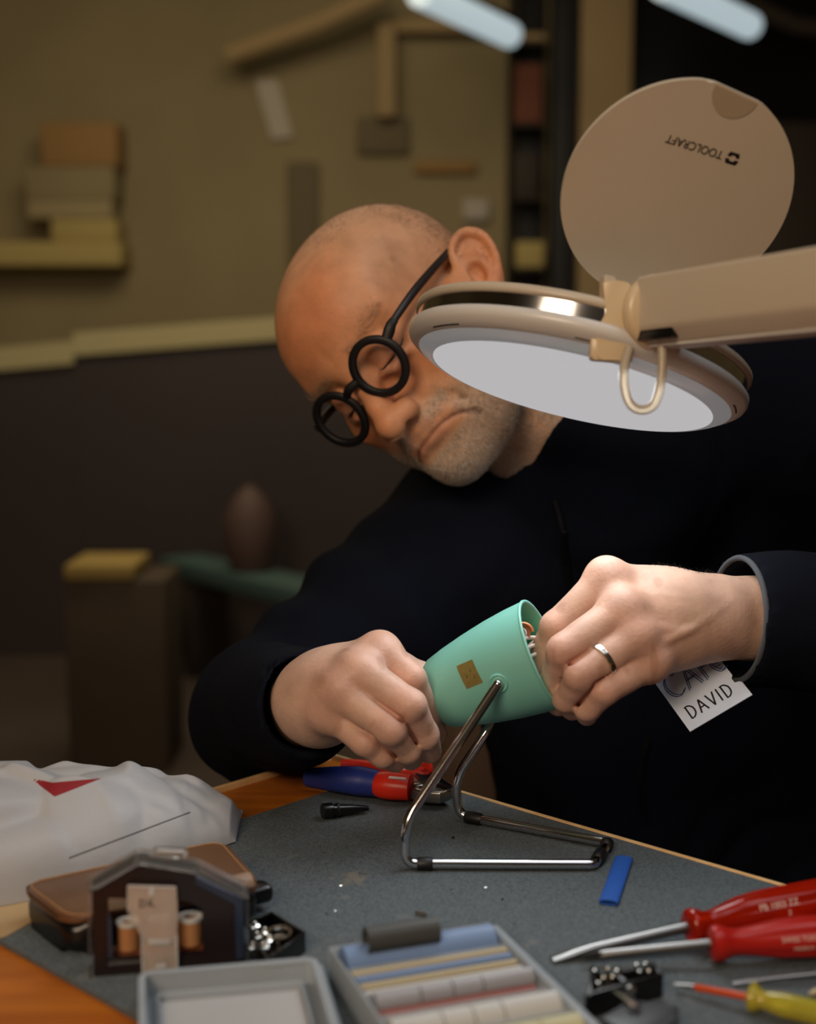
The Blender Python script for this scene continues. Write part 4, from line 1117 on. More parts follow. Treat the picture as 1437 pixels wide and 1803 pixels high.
# ------------------------------------------------------------------ the man
# head frame: (x his left, f forward, z up), fitted to the face in the photograph
HO = P(745, 608.1, 1.1126)
def cam_vec(a): return RT * a[0] + UP * a[1] + FW * a[2]
HX, HF, HZ = cam_vec((.5018, .6146, -.6087)), cam_vec((-.3658, -.4869, -.7932)), cam_vec((-.7838, .6207, -.0195))
HX.normalize(); HF = (HF - HX * HF.dot(HX)).normalized(); HZ = (HZ - HX * HZ.dot(HX) - HF * HZ.dot(HF)).normalized()
HM = np.array([HX, HF, HZ]); HOn = np.array(HO)
def H(x, f, z): return HO + HX * x + HF * f + HZ * z
def toH(p): return (p - HOn) @ HM.T

EO = np.array((.0735, .009, .001)); _a = math.radians(34); _t = math.radians(36)
E_up0 = np.array((.10, -math.sin(_t), math.cos(_t))); E_up0 /= np.linalg.norm(E_up0)
E_bk = np.array((math.sin(_a), -math.cos(_a), 0)); E_bk -= E_up0 * (E_bk @ E_up0); E_bk /= np.linalg.norm(E_bk)
E_out = np.cross(E_up0, E_bk); E_out = E_out if E_out[0] > 0 else -E_out
def ear(q):
    e = (q - EO) @ np.stack([E_bk, E_up0, E_out], 1) / 1.08   # (back, up, out)
    d = ell(e, (.0125, .006, .003), (.0165, .030, .0042))
    d = smin(d, ell(e, (.006, -.022, .002), (.009, .010, .0042)), .005)
    d = smin(d, cap(e, (-.004, .0, -.006), (.010, .010, -.003), .014, .010), .006)
    rim = [(.002, .006, .003), (-.001, .020, .0055), (.004, .032, .0065), (.014, .037, .007), (.024, .031, .007), (.0275, .018, .0065), (.0255, .003, .0055), (.019, -.010, .0045), (.010, -.022, .003)]
    rs_ = np.interp(np.linspace(0, 8, 33), range(9), [.0028, .0034, .0036, .0038, .0038, .0036, .0034, .003, .004])
    d = smin(d, chain(e, [tuple(q) for q in spline(rim, 4)], list(rs_), .001), .003)
    d = ssub(d, ell(e, (.0105, .001, .0095), (.0085, .0105, .0085)), .003)
    d = ssub(d, chain(e, [(.004, .023, .0085), (.012, .029, .0095), (.0195, .024, .0095), (.021, .012, .0085)], [.0028, .0032, .003, .0022], .002), .003)
    d = smin(d, chain(e, [(.008, .016, .0045), (.0165, .010, .0062), (.0185, -.001, .006), (.0125, -.0125, .005)], [.003, .0032, .003, .0026], .002), .003)
    d = smin(d, ell(e, (.0005, -.002, .0055), (.0036, .006, .0036)), .003)
    return d * 1.08
NECK0, NECK1 = (0, -.022, -.03), (0, -.018, -.185)
MOUTH = [(0, -.0585), (.008, -.0583), (.016, -.0592), (.024, -.0618), (.030, -.0660), (.0345, -.0725), (.0360, -.0770)]
def mouth_dist(q):
    m = None
    for (x0, z0), (x1, z1) in zip(MOUTH[:-1], MOUTH[1:]):
        dx, dz = x1 - x0, z1 - z0; t = np.clip(((q[:, 0] - x0) * dx + (q[:, 2] - z0) * dz) / (dx * dx + dz * dz), 0, 1)
        k = np.hypot(q[:, 0] - x0 - t * dx, q[:, 2] - z0 - t * dz); m = k if m is None else np.minimum(m, k)
    return m
def head_sdf(pw):
    p = toH(pw); q = p.copy(); q[:, 0] = np.abs(q[:, 0])
    d = ell(q, (0, -.010, .050), (.0765, .096, .0775))
    d = smin(d, ell(q, (0, .036, .053), (.063, .059, .051)), .03)
    d = smin(d, ell(q, (0, .036, -.022), (.059, .055, .072)), .03)
    d = smin(d, cap(q, (.056, -.002, -.040), (.024, .066, -.078), .017, .017), .03)
    d = smin(d, ell(q, (0, .073, -.079), (.024, .020, .018)), .02)
    q0 = q; q = q0 - np.array((0, -.002, .008))
    d = smin(d, ell(q, (0, .067, -.055), (.035, .034, .033)), .02)
    d = smin(d, ell(q, (.045, .062, -.014), (.021, .020, .018)), .022)
    d = smin(d, ell(q, (.046, .045, -.045), (.016, .022, .022)), .02)
    q = q0 - np.array((0, -.002, .006))
    d = smin(d, cap(q, (.010, .090, .034), (.044, .073, .036), .0095, .0085), .014)
    q = q0 - np.array((-.003, .003, .007))
    d = ssub(d, ell(q, (.032, .111, .010), (.020, .019, .0150)), .012)
    d = smin(d, sph(q, (.0310, .0800, .0105), .0135), .004)
    # lowered lids: crease above, lash line, bag below
    def arc(z0, z1, f0, f1, r): return chain(q, [(.0195, f0 + .0035, z0 - .001), (.026, f0 + .0065, z1), (.033, f1 + .006, z1 + .0006), (.040, f0 + .0045, z1), (.0465, f0 - .0045, z0)], [-r, r, r, r, -r], .001)
    d = smin(d, arc(.005, .0030, .0855, .0868, .0016), .002)
    d = ssub(d, arc(.0045, .0008, .0872, .0888, .0009), .0015)
    d = ssub(d, arc(.019, .0210, .0858, .0872, .0010), .003)
    d = ssub(d, chain(q, [(.019, .0925, -.004), (.029, .0945, -.0135), (.042, .0845, -.012)], [-.002, .0010, -.002], .001), .008)
    d = smin(d, chain(q, [(.021, .0905, -.001), (.031, .0925, -.0058), (.043, .084, -.004)], [.0028, .0036, .0028], .001), .006)
    # nose
    q = q0 - np.array((0, -.002, .008))
    d = smin(d, chain(q, [(0, .094, .024), (0, .1000, .004), (0, .1095, -.014), (0, .1165, -.0278)], [.0075, .0076, .0090, .0100], .004), .013)
    d = smin(d, ell(q, (0, .1168, -.0300), (.0126, .0110, .0108)), .006)
    d = smin(d, ell(q, (.0130, .1065, -.0325), (.0080, .0125, .0090)), .006)
    d = ssub(d, ell(q, (.0080, .1100, -.0412), (.0036, .0072, .0044)), .003)
    d = ssub(d, chain(q, [(.019, .1045, -.024), (.0225, .0985, -.031), (.0200, .0955, -.039)], [.001, .0014, .001], .001), .005)
    # mouth
    d = smin(d, chain(q, [(0, .0985, -.0475), (.012, .0965, -.049), (.024, .0865, -.0555)], [.0058, .0056, .0042], .002), .008)
    d = smin(d, chain(q, [(0, .0975, -.0625), (.012, .0950, -.0625), (.022, .0865, -.0605)], [.0046, .0042, .003], .002), .008)
    d = d + .0018 * np.exp(-(mouth_dist(q) / .0013) ** 2) * (q[:, 1] > .05)
    d = ssub(d, ell(q, (0, .1025, -.0735), (.020, .0050, .0045)), .012)
    d = ssub(d, chain(q, [(.0205, .0985, -.0330), (.0285, .0920, -.044), (.0345, .0835, -.054), (.0350, .0760, -.068)], [.0012, .0018, .0014, -.001], .001), .009)
    q = q0
    d = ssub(d, ell(q, (.0835, .042, .030), (.014, .030, .028)), .03)
    # neck with its tendons, ear
    d = smin(d, cap(q, NECK0, NECK1, .054, .060), .022)
    d = smin(d, cap(q, (.052, -.022, -.035), (.016, .030, -.165), .012, .010), .014)
    d = ssub(d, cap(q, (.012, .052, -.100), (.010, .046, -.150), .0022), .010)
    d = smin(d, ear(q), .004)
    d = d + .00035 * sines(p, 5, 160, 5)
    return d
lo = np.min([H(*c)[:] for c in ((sx * .11, sf, sz) for sx in (-1, 1) for sf in (-.13, .145) for sz in (-.19, .15))], 0)
hi = np.max([H(*c)[:] for c in ((sx * .11, sf, sz) for sx in (-1, 1) for sf in (-.13, .145) for sz in (-.19, .15))], 0)
hv, hf = nets(head_sdf, lo, hi, .0016); hv = relax(hv, hf, 1, .4)
# keep only the neck that ends inside the collar
def sm(x, a, b): t = np.clip((x - a) / (b - a), 0, 1); return t * t * (3 - 2 * t)
def blob(L, c, r): return np.exp(-(((L - np.array(c)) / np.array(r)) ** 2).sum(1))
def head_colour(v):
    L = toH(v); A0 = L.copy(); A0[:, 0] = np.abs(A0[:, 0]); A = A0 - np.array((0, -.002, .008))
    base = np.array([.62, .30, .155]); red = np.array([.60, .22, .095]); pale = np.array([.64, .37, .225]); grey = np.array([.52, .41, .31]); lip = np.array([.46, .20, .14])
    c = np.tile(base, (len(v), 1))
    def mix(m, k): m = np.clip(m, 0, 1)[:, None]; c[:] = c * (1 - m) + k * m
    mix(.75 * blob(A, (.02, .085, .065), (.05, .05, .035)), red)
    mix(.55 * blob(A, (0, .12, -.022), (.016, .03, .022)), red)
    mix(.5 * blob(A, (.045, .08, -.018), (.025, .03, .02)), red)
    mix(.6 * sm(A[:, 0], .077, .088) * (np.abs(A[:, 1] + .005) < .05), red)
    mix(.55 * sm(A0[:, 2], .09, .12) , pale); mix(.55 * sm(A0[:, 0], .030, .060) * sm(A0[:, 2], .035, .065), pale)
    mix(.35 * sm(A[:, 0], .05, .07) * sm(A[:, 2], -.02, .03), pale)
    n = sines(L, 3, 420, 5); n2 = sines(L, 8, 90, 5)
    spots = np.clip((sines(L, 21, 300, 7) - .52) * 6, 0, 1) * sm(A[:, 2], .03, .06)
    mix(.55 * spots, np.array([.30, .11, .05]))
    mix(.20 * np.clip(n2, 0, 1), red)
    bm_ = beard_mask(L)
    mix(.62 * bm_, grey)  # stubble grey, lightened to stand in for lamp light bounced onto the jaw
    mix(.55 * blob(A, (.009, .100, -.0625), (.013, .012, .0032)), lip)
    mix(.40 * blob(A, (.009, .100, -.0515), (.013, .012, .0026)), lip)
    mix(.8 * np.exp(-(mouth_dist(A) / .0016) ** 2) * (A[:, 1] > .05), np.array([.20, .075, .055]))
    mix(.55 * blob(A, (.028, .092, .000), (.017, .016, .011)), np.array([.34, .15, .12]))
    return c
def beard_mask(L):
    x, f, z = np.abs(L[:, 0]), L[:, 1] + .002, L[:, 2] - .008
    chin = sm(z, -.066, -.076) * sm(f, .015, .045)
    jaw = sm(-z, .030 + .25 * np.maximum(.05 - x, 0), .062) * sm(f, -.004, .02) * sm(x, .022, .036)
    mous = np.exp(-((z + .0460) / .0072) ** 2) * sm(f, .078, .086) * (x < .033) * sm(-f, -.106, -.102)
    m = np.maximum(np.maximum(chin, jaw), mous)
    lips = np.exp(-((z + .0600) / .0052) ** 2) * (x < .022) * (f > .085)
    neck = sm(f - z * .25, .02, .045)
    return np.clip(m * (1 - lips) * neck, 0, 1)

# ---- hands
def Pn(t): return np.array(P(*t[:3]))
def hand_sdf_factory(fore, wrist, fingers, thumb, seed, shear=.0):
    wa, wb = [np.array(w) for w in fore], np.array(wrist[0]); wr = wrist[1]
    back = np.array(-FW)
    def fn(p):
        mcps = [Pn(f[0]) for f in fingers]
        pd = None
        axis = wb - wa[0]; axis /= np.linalg.norm(axis)
        side = np.cross(axis, back); side /= np.linalg.norm(side)
        for s in (-1, 1):
            c = cap(p, wa[0] + side * s * .008, wb + side * s * .007, wr * .94, wr * .80)
            pd = c if pd is None else smin(pd, c, .012)
        for i, m in enumerate(mcps):
            w = wb + side * (0.0) + (m - wb) * .12
            pd = smin(pd, cap(p, w - back * .003, m - back * .004, .0195, fingers[i][0][3] * 1.05), .012)
        for i in range(len(mcps) - 1): pd = smin(pd, cap(p, mcps[i] - back * .005, mcps[i + 1] - back * .005, .0105), .009)
        cen = sum(mcps) / 4 * .55 + wb * .45
        pd = smin(pd, sph(p, cen - back * .012, .026), .02)
        for i, m in enumerate(mcps):                          # tendons on the back of the hand
            w = wb + (m - wb) * .30 + back * (.0125 - .002 * (i == 3)); e = m + back * (fingers[i][0][3] * .50)
            pd = smin(pd, cap(p, w, e, .0012, .0032), .007)
            pd = smin(pd, sph(p, m + back * .0020, fingers[i][0][3] * .96), .009)
        fd = None
        for f in fingers:
            pts = [Pn(t) for t in f]; rs = [t[3] for t in f]
            c = chain(p, pts, rs, .003)
            for j in (1, 2):                                  # bony knuckles on the outside of each bend
                o = 2 * pts[j] - pts[j - 1] - pts[j + 1]; o = o / (np.linalg.norm(o) + 1e-9)
                c = smin(c, sph(p, pts[j] + o * rs[j] * .42, rs[j] * .66), .0035)
            fd = c if fd is None else smin(fd, c, .0011)
        d = smin(pd, fd, .0042)
        tp = [Pn(t) for t in thumb]; tr = [t[3] for t in thumb]
        td = chain(p, tp, tr, .004)
        d = smin(d, td, .006)
        for i in range(3):                                    # furrows between neighbouring fingers
            f0, f1 = fingers[i], fingers[i + 1]; r_ = (f0[1][3] + f1[1][3]) / 2
            m0, m1, m2, m3 = [(Pn(f0[k]) + Pn(f1[k])) / 2 for k in range(4)]
            s0 = m0 * .58 + m1 * .42
            d = ssub(d, chain(p, [s0 + back * r_ * .62, m1 + back * r_ * .55, m2 + back * r_ * .45, m3 + back * r_ * .2], [-.0010, .0014, .0014, -.0004], .001), .0038)
        # veins
        r = np.random.default_rng(seed)
        for i in range(3):
            a = mcps[i] * .5 + mcps[i + 1] * .5; v0 = a + back * .009; v2 = wb + side * r.uniform(-.012, .012) + back * (wr * .86); v1 = (v0 + v2) / 2 + side * r.uniform(-.006, .006) + back * .005
            d = smin(d, chain(p, [v0, v1, v2], [.0008, .0012, .0010], .001), .004)
        return d + .00022 * sines(p, seed, 330, 5) + .0004 * sines(p, seed + 1, 120, 4)
    allp = [wa[0], wb] + [Pn(t) for f in fingers for t in f] + [Pn(t) for t in thumb]
    return fn, np.min(allp, 0) - .035, np.max(allp, 0) + .035
# his right hand (left in the picture), palm gripping the closed end of the shade
RW0, RW1 = P(528, 1243, .915), P(548, 1243, .868)
R_F = [[(668, 1150, .846, .0116), (722, 1196, .839, .0098), (752, 1258, .858, .0086), (768, 1292, .872, .0074)],
       [(630, 1182, .829, .0118), (720, 1242, .813, .0102), (746, 1292, .828, .0088), (756, 1322, .845, .0076)],
       [(599, 1216, .826, .0112), (687, 1284, .810, .0097), (715, 1318, .826, .0086), (724, 1336, .845, .0074)],
       [(583, 1254, .832, .0106), (644, 1306, .819, .0086), (674, 1330, .824, .0077), (696, 1342, .836, .0066)]]
R_T = [(590, 1200, .880, .018), (640, 1180, .895, .0155), (700, 1178, .905, .012), (745, 1196, .908, .0105), (782, 1206, .900, .0085)]
# his left hand (right in the picture), fingertips inside the rim
LW0, LW1 = P(1405, 1092, .886), P(1272, 1086, .868)
L_F = [[(1070, 1020, .850, .0122), (980, 1104, .844, .0100), (948, 1172, .856, .0088), (956, 1216, .866, .0074)],
       [(1096, 1076, .830, .0126), (992, 1146, .816, .0103), (974, 1208, .836, .0088), (984, 1240, .852, .0074)],
       [(1118, 1122, .824, .0120), (1022, 1188, .810, .0098), (1000, 1228, .826, .0085), (1008, 1248, .842, .0072)],
       [(1144, 1164, .828, .0116), (1064, 1214, .813, .0090), (1036, 1246, .822, .0078), (1034, 1260, .836, .0066)]]
L_T = [(1220, 1100, .886, .018), (1130, 1090, .898, .0155), (1030, 1106, .892, .0125), (978, 1132, .880, .0108), (944, 1154, .866, .0088)]
def hand_colour(v, fingers, seed):
    base = np.array([.54, .345, .262]); red = np.array([.55, .245, .185]); tan = np.array([.49, .295, .205])
    c = np.tile(base, (len(v), 1))
    def mix(m, k): m = np.clip(m, 0, 1)[:, None]; c[:] = c * (1 - m) + k * m
    mix(.6 * np.clip(sines(v, seed, 70, 5) + .1, 0, 1), tan)
    for f in fingers:
        for j, w in ((0, .55), (1, .6), (2, .35), (3, .5)):
            mix(w * np.exp(-(np.linalg.norm(v - Pn(f[j]), axis=1) / (f[j][3] * 1.25)) ** 2), red)
    mix(.4 * np.clip((sines(v, seed + 5, 360, 6) - .45) * 5, 0, 1), np.array([.33, .16, .09]))
    return c
hands = []
for fore, wrist, F_, T_, seed in (((RW0,), (RW1, .0225), R_F, R_T, 31), ((LW0,), (LW1, .0235), L_F, L_T, 47)):
    fn, a, b = hand_sdf_factory([np.array(fore[0])], (np.array(wrist[0]), wrist[1]), F_, T_, seed)
    v, f = nets(fn, a, b, .0011); v = relax(v, f, 1, .4); hands.append((v, f, hand_colour(v, F_, seed)))

# ---- the clothed skeleton
NB = H(0, -.02, -.175)
RS, LS = P(815, 965, 1.19), P(1408, 715, 1.24)
RE, LE = P(466, 1256, 1.065), P(1640, 1135, 1.08)
RC, LC = P(548, 1237, .876), P(1298, 1090, .872)             # cuff ends
LE = LC + RT * .265 + FW * .062 - UP * .018
PC = P(1255, 1600, 1.36)
hipR, hipL = PC + Vector((-.09, -.03, -.02)), PC + Vector((.09, .03, -.02))
kneeR, kneeL = Vector((PC.x - .16, PC.y - .36, .50)), Vector((PC.x + .22, PC.y - .33, .50))
footR, footL = Vector((kneeR.x, kneeR.y + .02, .07)), Vector((kneeL.x, kneeL.y + .02, .07))
chest = RS.lerp(LS, .5)
def n3(v): return np.array(v)
def core_sdf(p, g=0.):
    d = cap(p, n3(RS.lerp(LS, .12)), n3(LS.lerp(RS, .12)), .070 + g)
    d = smin(d, cap(p, n3(RS.lerp(LS, .30)), n3(hipR), .098 + g, .100 + g), .06)
    d = smin(d, cap(p, n3(LS.lerp(RS, .30)), n3(hipL), .100 + g, .105 + g), .06)
    d = smin(d, cap(p, n3(chest), n3(NB), .070 + g, .058 + g), .05)
    return d
def arm_sdf(p, S_, E_, C_, r0, r1, r2, k=.03):  # upper arm and forearm
    return smin(cap(p, n3(S_), n3(E_), r0, r1), cap(p, n3(E_), n3(C_), r1, r2), k)
def body_core(p):
    d = core_sdf(p, -.014)
    d = smin(d, arm_sdf(p, RS, RE, RC, .044, .034, .014), .03)
    d = smin(d, arm_sdf(p, LS, LE, LC, .044, .034, .014), .03)
    for h_, k_, f_ in ((hipR, kneeR, footR), (hipL, kneeL, footL)):
        d = smin(d, cap(p, n3(h_), n3(k_), .072, .052), .04); d = smin(d, cap(p, n3(k_), n3(f_), .048, .034), .02)
    return d
allj = [n3(q) for q in (RS, LS, RE, LE, RC, LC, hipR, hipL, kneeR, kneeL, footR, footL, NB)]
bv, bf = nets(body_core, np.min(allj, 0) - .13, np.max(allj, 0) + .13, .009)
def concat(parts):
    V, Fq, Cc = [], [], []; n = 0
    for v, f, c in parts: V.append(v); Fq.append(f + n); Cc.append(c); n += len(v)
    return np.concatenate(V), np.concatenate(Fq), np.concatenate(Cc)
seat_z = .46
man = thing('person', 'bald man with round glasses and grey stubble in black fleece bending over the mint lamp', 'person', (PC.x, PC.y, .0))
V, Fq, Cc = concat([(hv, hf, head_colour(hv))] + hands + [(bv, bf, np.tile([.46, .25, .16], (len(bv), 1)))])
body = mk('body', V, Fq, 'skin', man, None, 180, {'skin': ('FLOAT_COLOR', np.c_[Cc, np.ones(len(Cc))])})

# ---- fleece
cR, cL = n3((RC - RE).normalized()), n3((LC - LE).normalized())
nk0, nk1 = n3(H(0, -.022, -.10)), n3(H(0, -.020, -.185)); nax = (nk0 - nk1) / np.linalg.norm(nk0 - nk1)
def fleece(p):
    d = core_sdf(p, .004)
    d = smin(d, cap(p, n3(RS), n3(RE), .076, .0535), .05)
    aR = cap(p, n3(RE), n3(RC), .0535, .0345)
    aL = cap(p, n3(LE), n3(LC), .058, .041)
    uL = cap(p, n3(LS), n3(LE), .078, .060)
    fold = .0045 * np.abs(sines(p, 61, 55, 4)) + .003 * sines(p, 62, 30, 4)
    aR = np.maximum(aR, (p - n3(RC)) @ cR); aL = np.maximum(aL, (p - n3(LC)) @ cL)
    d = smin(d, smin(uL, aL, .03), .04)
    d = smin(d, aR, .02)
    # standing collar around the neck
    col = cap(p, nk1 - nax * .02, nk1 + nax * .075, .078, .068); col = np.maximum(col, (p - (nk1 + nax * .060)) @ nax + .004 * sines(p, 9, 40, 3))
    d = smin(d, col, .02)
    # folds at the elbow crook and along the upper sleeve
    e = p - n3(RE); along = e @ n3((RS - RE).normalized())
    d = d - .005 * np.cos(along * 95 + sines(p, 70, 25, 3) * 2) * np.exp(-((along - .09) / .07) ** 2) * (np.linalg.norm(e, axis=1) < .24)
    d = d - fold
    # the neck opening and the sleeve openings
    d = np.maximum(d, -cap(p, nk1 + nax * .050, nk1 + nax * .14, .0615, .0625))
    d = np.maximum(d, -cap(p, n3(RC) - cR * .05, n3(RC) + cR * .06, .0305))
    d = np.maximum(d, -cap(p, n3(LC) - cL * .05, n3(LC) + cL * .06, .0365))
    d = np.maximum(d, (hipR.z - .055) - p[:, 2])              # hem
    tq = p - n3(Q)                                            # the sleeve rests on the table edge
    d = np.maximum(d, -np.maximum(np.maximum(tq @ n3(E1) - X1 - .003, tq @ n3(E2) - .008), p[:, 2] - M0 - .0045))
    return d
fj = [n3(q) for q in (RS, LS, RE, LE, RC, LC, hipR, hipL, NB)]
fv, ff = nets(fleece, np.min(fj, 0) - .14, np.max(fj, 0) + .14, .0042); fv = relax(fv, ff, 2, .5)
jumper = mk('fleece', fv, ff, 'knit', man, None, 180)
def cuff(C_, ax_, r, nm):
    Mx = look(Vector(C_) + Vector(ax_) * .0002, ax_, UP)
    MB().tube([Mx @ Vector((r * math.cos(a), r * math.sin(a), 0)) for a in np.linspace(0, 2 * math.pi, 49)[:-1]], .0019, 8, closed=True).build(nm, 'hem', jumper, 80)
cuff(LC, cL, .0392, 'cuff_hem')
FT = BVHTree.FromPolygons(fv.tolist(), ff.tolist())
def on_fleece(px, py, lift=.002):
    r = ray(px, py); l = FT.ray_cast(CAM, r.normalized())
    return (l[0] - r.normalized() * lift, l[1]) if l[0] is not None else (P(px, py, 1.1), -FW)
zp = [on_fleece(x, y, .0015)[0] for x, y in ((978, 880), (985, 905), (991, 930), (996, 960), (999, 990), (1001, 1020), (1003, 1060))]
MB().tube(spline(zp, 6), [(.0016, .0034)] * 37, 10, flat=-FW).build('zip', 'blackgloss', jumper, 80)
a, b = on_fleece(994, 936, .005)[0], on_fleece(995, 990, .006)[0]
MB().tube([a, a.lerp(b, .15), a.lerp(b, .2), a.lerp(b, .9), b], [(.0012, .0022), (.0016, .0026), (.0010, .0018), (.0013, .0030), (.0010, .0022)], 12, flat=-FW).build('zip_pull', 'chrome' if False else 'blackgloss', jumper, 60)
zp = [on_fleece(x, y, .001)[0] for x, y in ((1142, 1300), (1131, 1340), (1128, 1380), (1134, 1420), (1142, 1445))]
MB().tube(spline(zp, 6), [(.0010, .0030)] * 25, 8, flat=-FW).build('pocket_zip', 'blackgloss', jumper, 80)

# ---- trousers and shoes (under the table), stool
def trousers(p):
    d = cap(p, n3(hipR + Vector((0, 0, .03))), n3(hipL + Vector((0, 0, .03))), .098)
    for h_, k_, f_ in ((hipR, kneeR, footR), (hipL, kneeL, footL)):
        d = smin(d, cap(p, n3(h_), n3(k_), .086, .066), .04); d = smin(d, cap(p, n3(k_), n3(f_), .062, .052), .02)
    return np.maximum(d, .085 - p[:, 2])
tv_, tf_ = nets(trousers, np.min([n3(q) for q in (hipR, hipL, kneeR, kneeL, footR, footL)], 0) - .12, np.max([n3(q) for q in (hipR, hipL, kneeR, kneeL)], 0) + .14, .010)
mk('trousers', tv_, tf_, 'trouser', man, None, 180)
for f_ in (footR, footL):
    def shoe(p):
        d = smin(cap(p, (f_.x, f_.y + .04, .042), (f_.x, f_.y - .15, .034), .040, .034), cap(p, (f_.x, f_.y + .02, .05), (f_.x, f_.y + .01, .11), .040, .040), .03)
        return np.maximum(d, .001 - p[:, 2])
    v, f = nets(shoe, (f_.x - .07, f_.y - .22, -.01), (f_.x + .07, f_.y + .12, .17), .008)
    mk('shoe', v, f, 'shoe', man, None, 180)
sz = min(hipR.z, hipL.z) - .102
stl = thing('stool', 'round wooden stool that the man sits on behind the table', 'stool', (PC.x, PC.y, 0))
MB().lathe([(0, sz - .035), (.16, sz - .035), (.17, sz - .025), (.17, sz - .008), (.16, sz), (0, sz)], 40, Matrix.Translation((PC.x, PC.y, 0))).build('seat', 'cabinet', stl)
for k in range(4):
    a = math.pi / 4 + k * math.pi / 2
    MB().tube([(PC.x + .12 * math.cos(a), PC.y + .12 * math.sin(a), sz - .03), (PC.x + .19 * math.cos(a), PC.y + .19 * math.sin(a), 0.0)], [.018, .014], 14).build('leg', 'cabinet', stl)

# ---- beard, eyebrows, cropped hair: short strands
def strands(name, mask, n, length, rad, dirfn, parent, seed, cols, lay=.55):
    r = np.random.default_rng(seed)
    a, b, c, d_ = hv[hf[:, 0]], hv[hf[:, 1]], hv[hf[:, 2]], hv[hf[:, 3]]
    nn = np.cross(c - a, d_ - b); ar = np.linalg.norm(nn, axis=1) + 1e-12; nn = nn / ar[:, None]
    L = toH((a + c) / 2); w = mask(L) * ar; w[~np.isfinite(w)] = 0
    if w.sum() <= 0: return
    pick = r.choice(len(w), n, p=w / w.sum())
    s, t = r.random(n)[:, None], r.random(n)[:, None]
    root = (a[pick] * (1 - s) + b[pick] * s) * (1 - t) + (d_[pick] * (1 - s) + c[pick] * s) * t
    N = nn[pick]
    D = dirfn(toH(root)) @ HM; D += r.normal(0, .35, D.shape)
    D -= N * (D * N).sum(1)[:, None]; D /= np.linalg.norm(D, axis=1)[:, None] + 1e-9
    ln = length[0] + (length[1] - length[0]) * r.random(n)[:, None]
    p0 = root - N * .0004; p1 = root + (N * .8 + D * lay) * ln * .5; p2 = root + (N * (1 - lay) * 1.2 + D * lay * 1.6) * ln
    side = np.cross(N, D); V = []; 
    rr_ = rad * (.7 + .6 * r.random(n)[:, None])
    for p, k in ((p0, 1.), (p1, .85)):
        for q in range(3):
            an = 2 * math.pi * q / 3; V.append(p + (side * math.cos(an) + N * math.sin(an)) * rr_ * k)
    V.append(p2); V = np.stack(V, 1).reshape(-1, 3)
    base = (np.arange(n) * 7)[:, None]
    F = []
    for q in range(3):
        l = (q + 1) % 3
        F.append(np.concatenate([base + q, base + l, base + 3 + l, base + 3 + q], 1))
    F4 = np.concatenate(F).tolist(); F3 = np.concatenate([np.concatenate([base + 3 + q, base + 3 + (q + 1) % 3, base + 6], 1) for q in range(3)]).tolist()
    cc = np.array(cols)[r.integers(0, len(cols), n)] * (.8 + .4 * r.random((n, 1)))
    o = mk(name, V, F4 + F3, 'hairs', parent, None, 180, {'skin': ('FLOAT_COLOR', np.c_[np.repeat(cc, 7, 0), np.ones(n * 7)])})
    o['kind'] = 'stuff'; return o
MT['hairs'] = mat('grey_hair', (170, 155, 135), .55, attr='skin')
GREY = [(.72, .64, .53), (.80, .74, .65), (.50, .40, .29), (.62, .52, .40), (.28, .19, .12)]  # grey stubble tones, brightened too for the bounced lamp light
def down(L): d = np.zeros_like(L); d[:, 2] = -1; d[:, 0] = np.sign(L[:, 0]) * .25; d[:, 1] = .25; return d
strands('beard', lambda L: beard_mask(L) ** 1.3, 30000, (.0016, .0038), .00012, down, man, 1, GREY)
def brow(L):
    x, f, z = np.abs(L[:, 0]), L[:, 1], L[:, 2]
    return np.exp(-((z - .0365 - .10 * (x - .02)) / .0035) ** 2) * (x > .012) * (x < .052) * (f > .05)
def outw(L): d = np.zeros_like(L); d[:, 0] = np.sign(L[:, 0]); d[:, 2] = .25; return d
strands('eyebrows', brow, 420, (.004, .008), .00009, outw, man, 2, [(.46, .32, .2), (.52, .40, .28), (.36, .22, .13)], .75)
def scalp(L):
    x, f, z = np.abs(L[:, 0]), L[:, 1], L[:, 2]
    crown = .55 * np.exp(-((x - .040) / .016) ** 2) * sm(z, .085, .105) * (f < .045)
    back = sm(-f, -.02, .03) * sm(z, -.06, -.02) * .8 * (f < .02) * (x > .03)
    return np.maximum(crown, back) * (z > -.06)
def backw(L): d = np.zeros_like(L); d[:, 1] = -1; d[:, 2] = -.4; return d
strands('cropped_hair', scalp, 9000, (.0010, .0022), .00014, backw, man, 3, [(.30, .17, .09), (.22, .12, .06), (.38, .26, .17)], .7)
HT = BVHTree.FromPolygons(hv.tolist(), hf.tolist())
for sd in (1, -1):
    pts = []
    for x, z in ((.0175, .0105), (.022, .0082), (.028, .0078), (.034, .0078), (.040, .0085), (.0445, .0110)):
        h_ = HT.ray_cast(H(sd * x, .2, z), -HF); pts.append((h_[0] if h_[0] is not None else H(sd * x, .09, z)) + HF * .0002)
    MB().tube(spline(pts, 6), [.0003 + .0006 * math.sin(math.pi * k / 30) for k in range(31)], 8).build('eyelashes', 'temple', man, 80)
def wrist_hair():
    r = np.random.default_rng(5); mb = MB(); hvv = hands[1][0]
    pts = hvv[np.argsort(hvv[:, 2])[::-1]]
    sel = [q for q in pts if 1150 < pix(q)[0] < 1265]
    cand = {}
    for q in sel:
        k = int(pix(q)[0] / 2)
        if k not in cand: cand[k] = q
    for q in cand.values():
        for _ in range(2):
            o = Vector(q) + Vector(r.normal(0, .0015, 3)) * .5 - UP * .0006; e = o + UP * r.uniform(.001, .0032) + RT * r.uniform(-.003, .001)
            mb.tube([o, o.lerp(e, .6), e], [.00009, .00008, .00003], 4)
    ob = mb.build('arm_hair', 'ink', man); ob['kind'] = 'stuff'
wrist_hair()

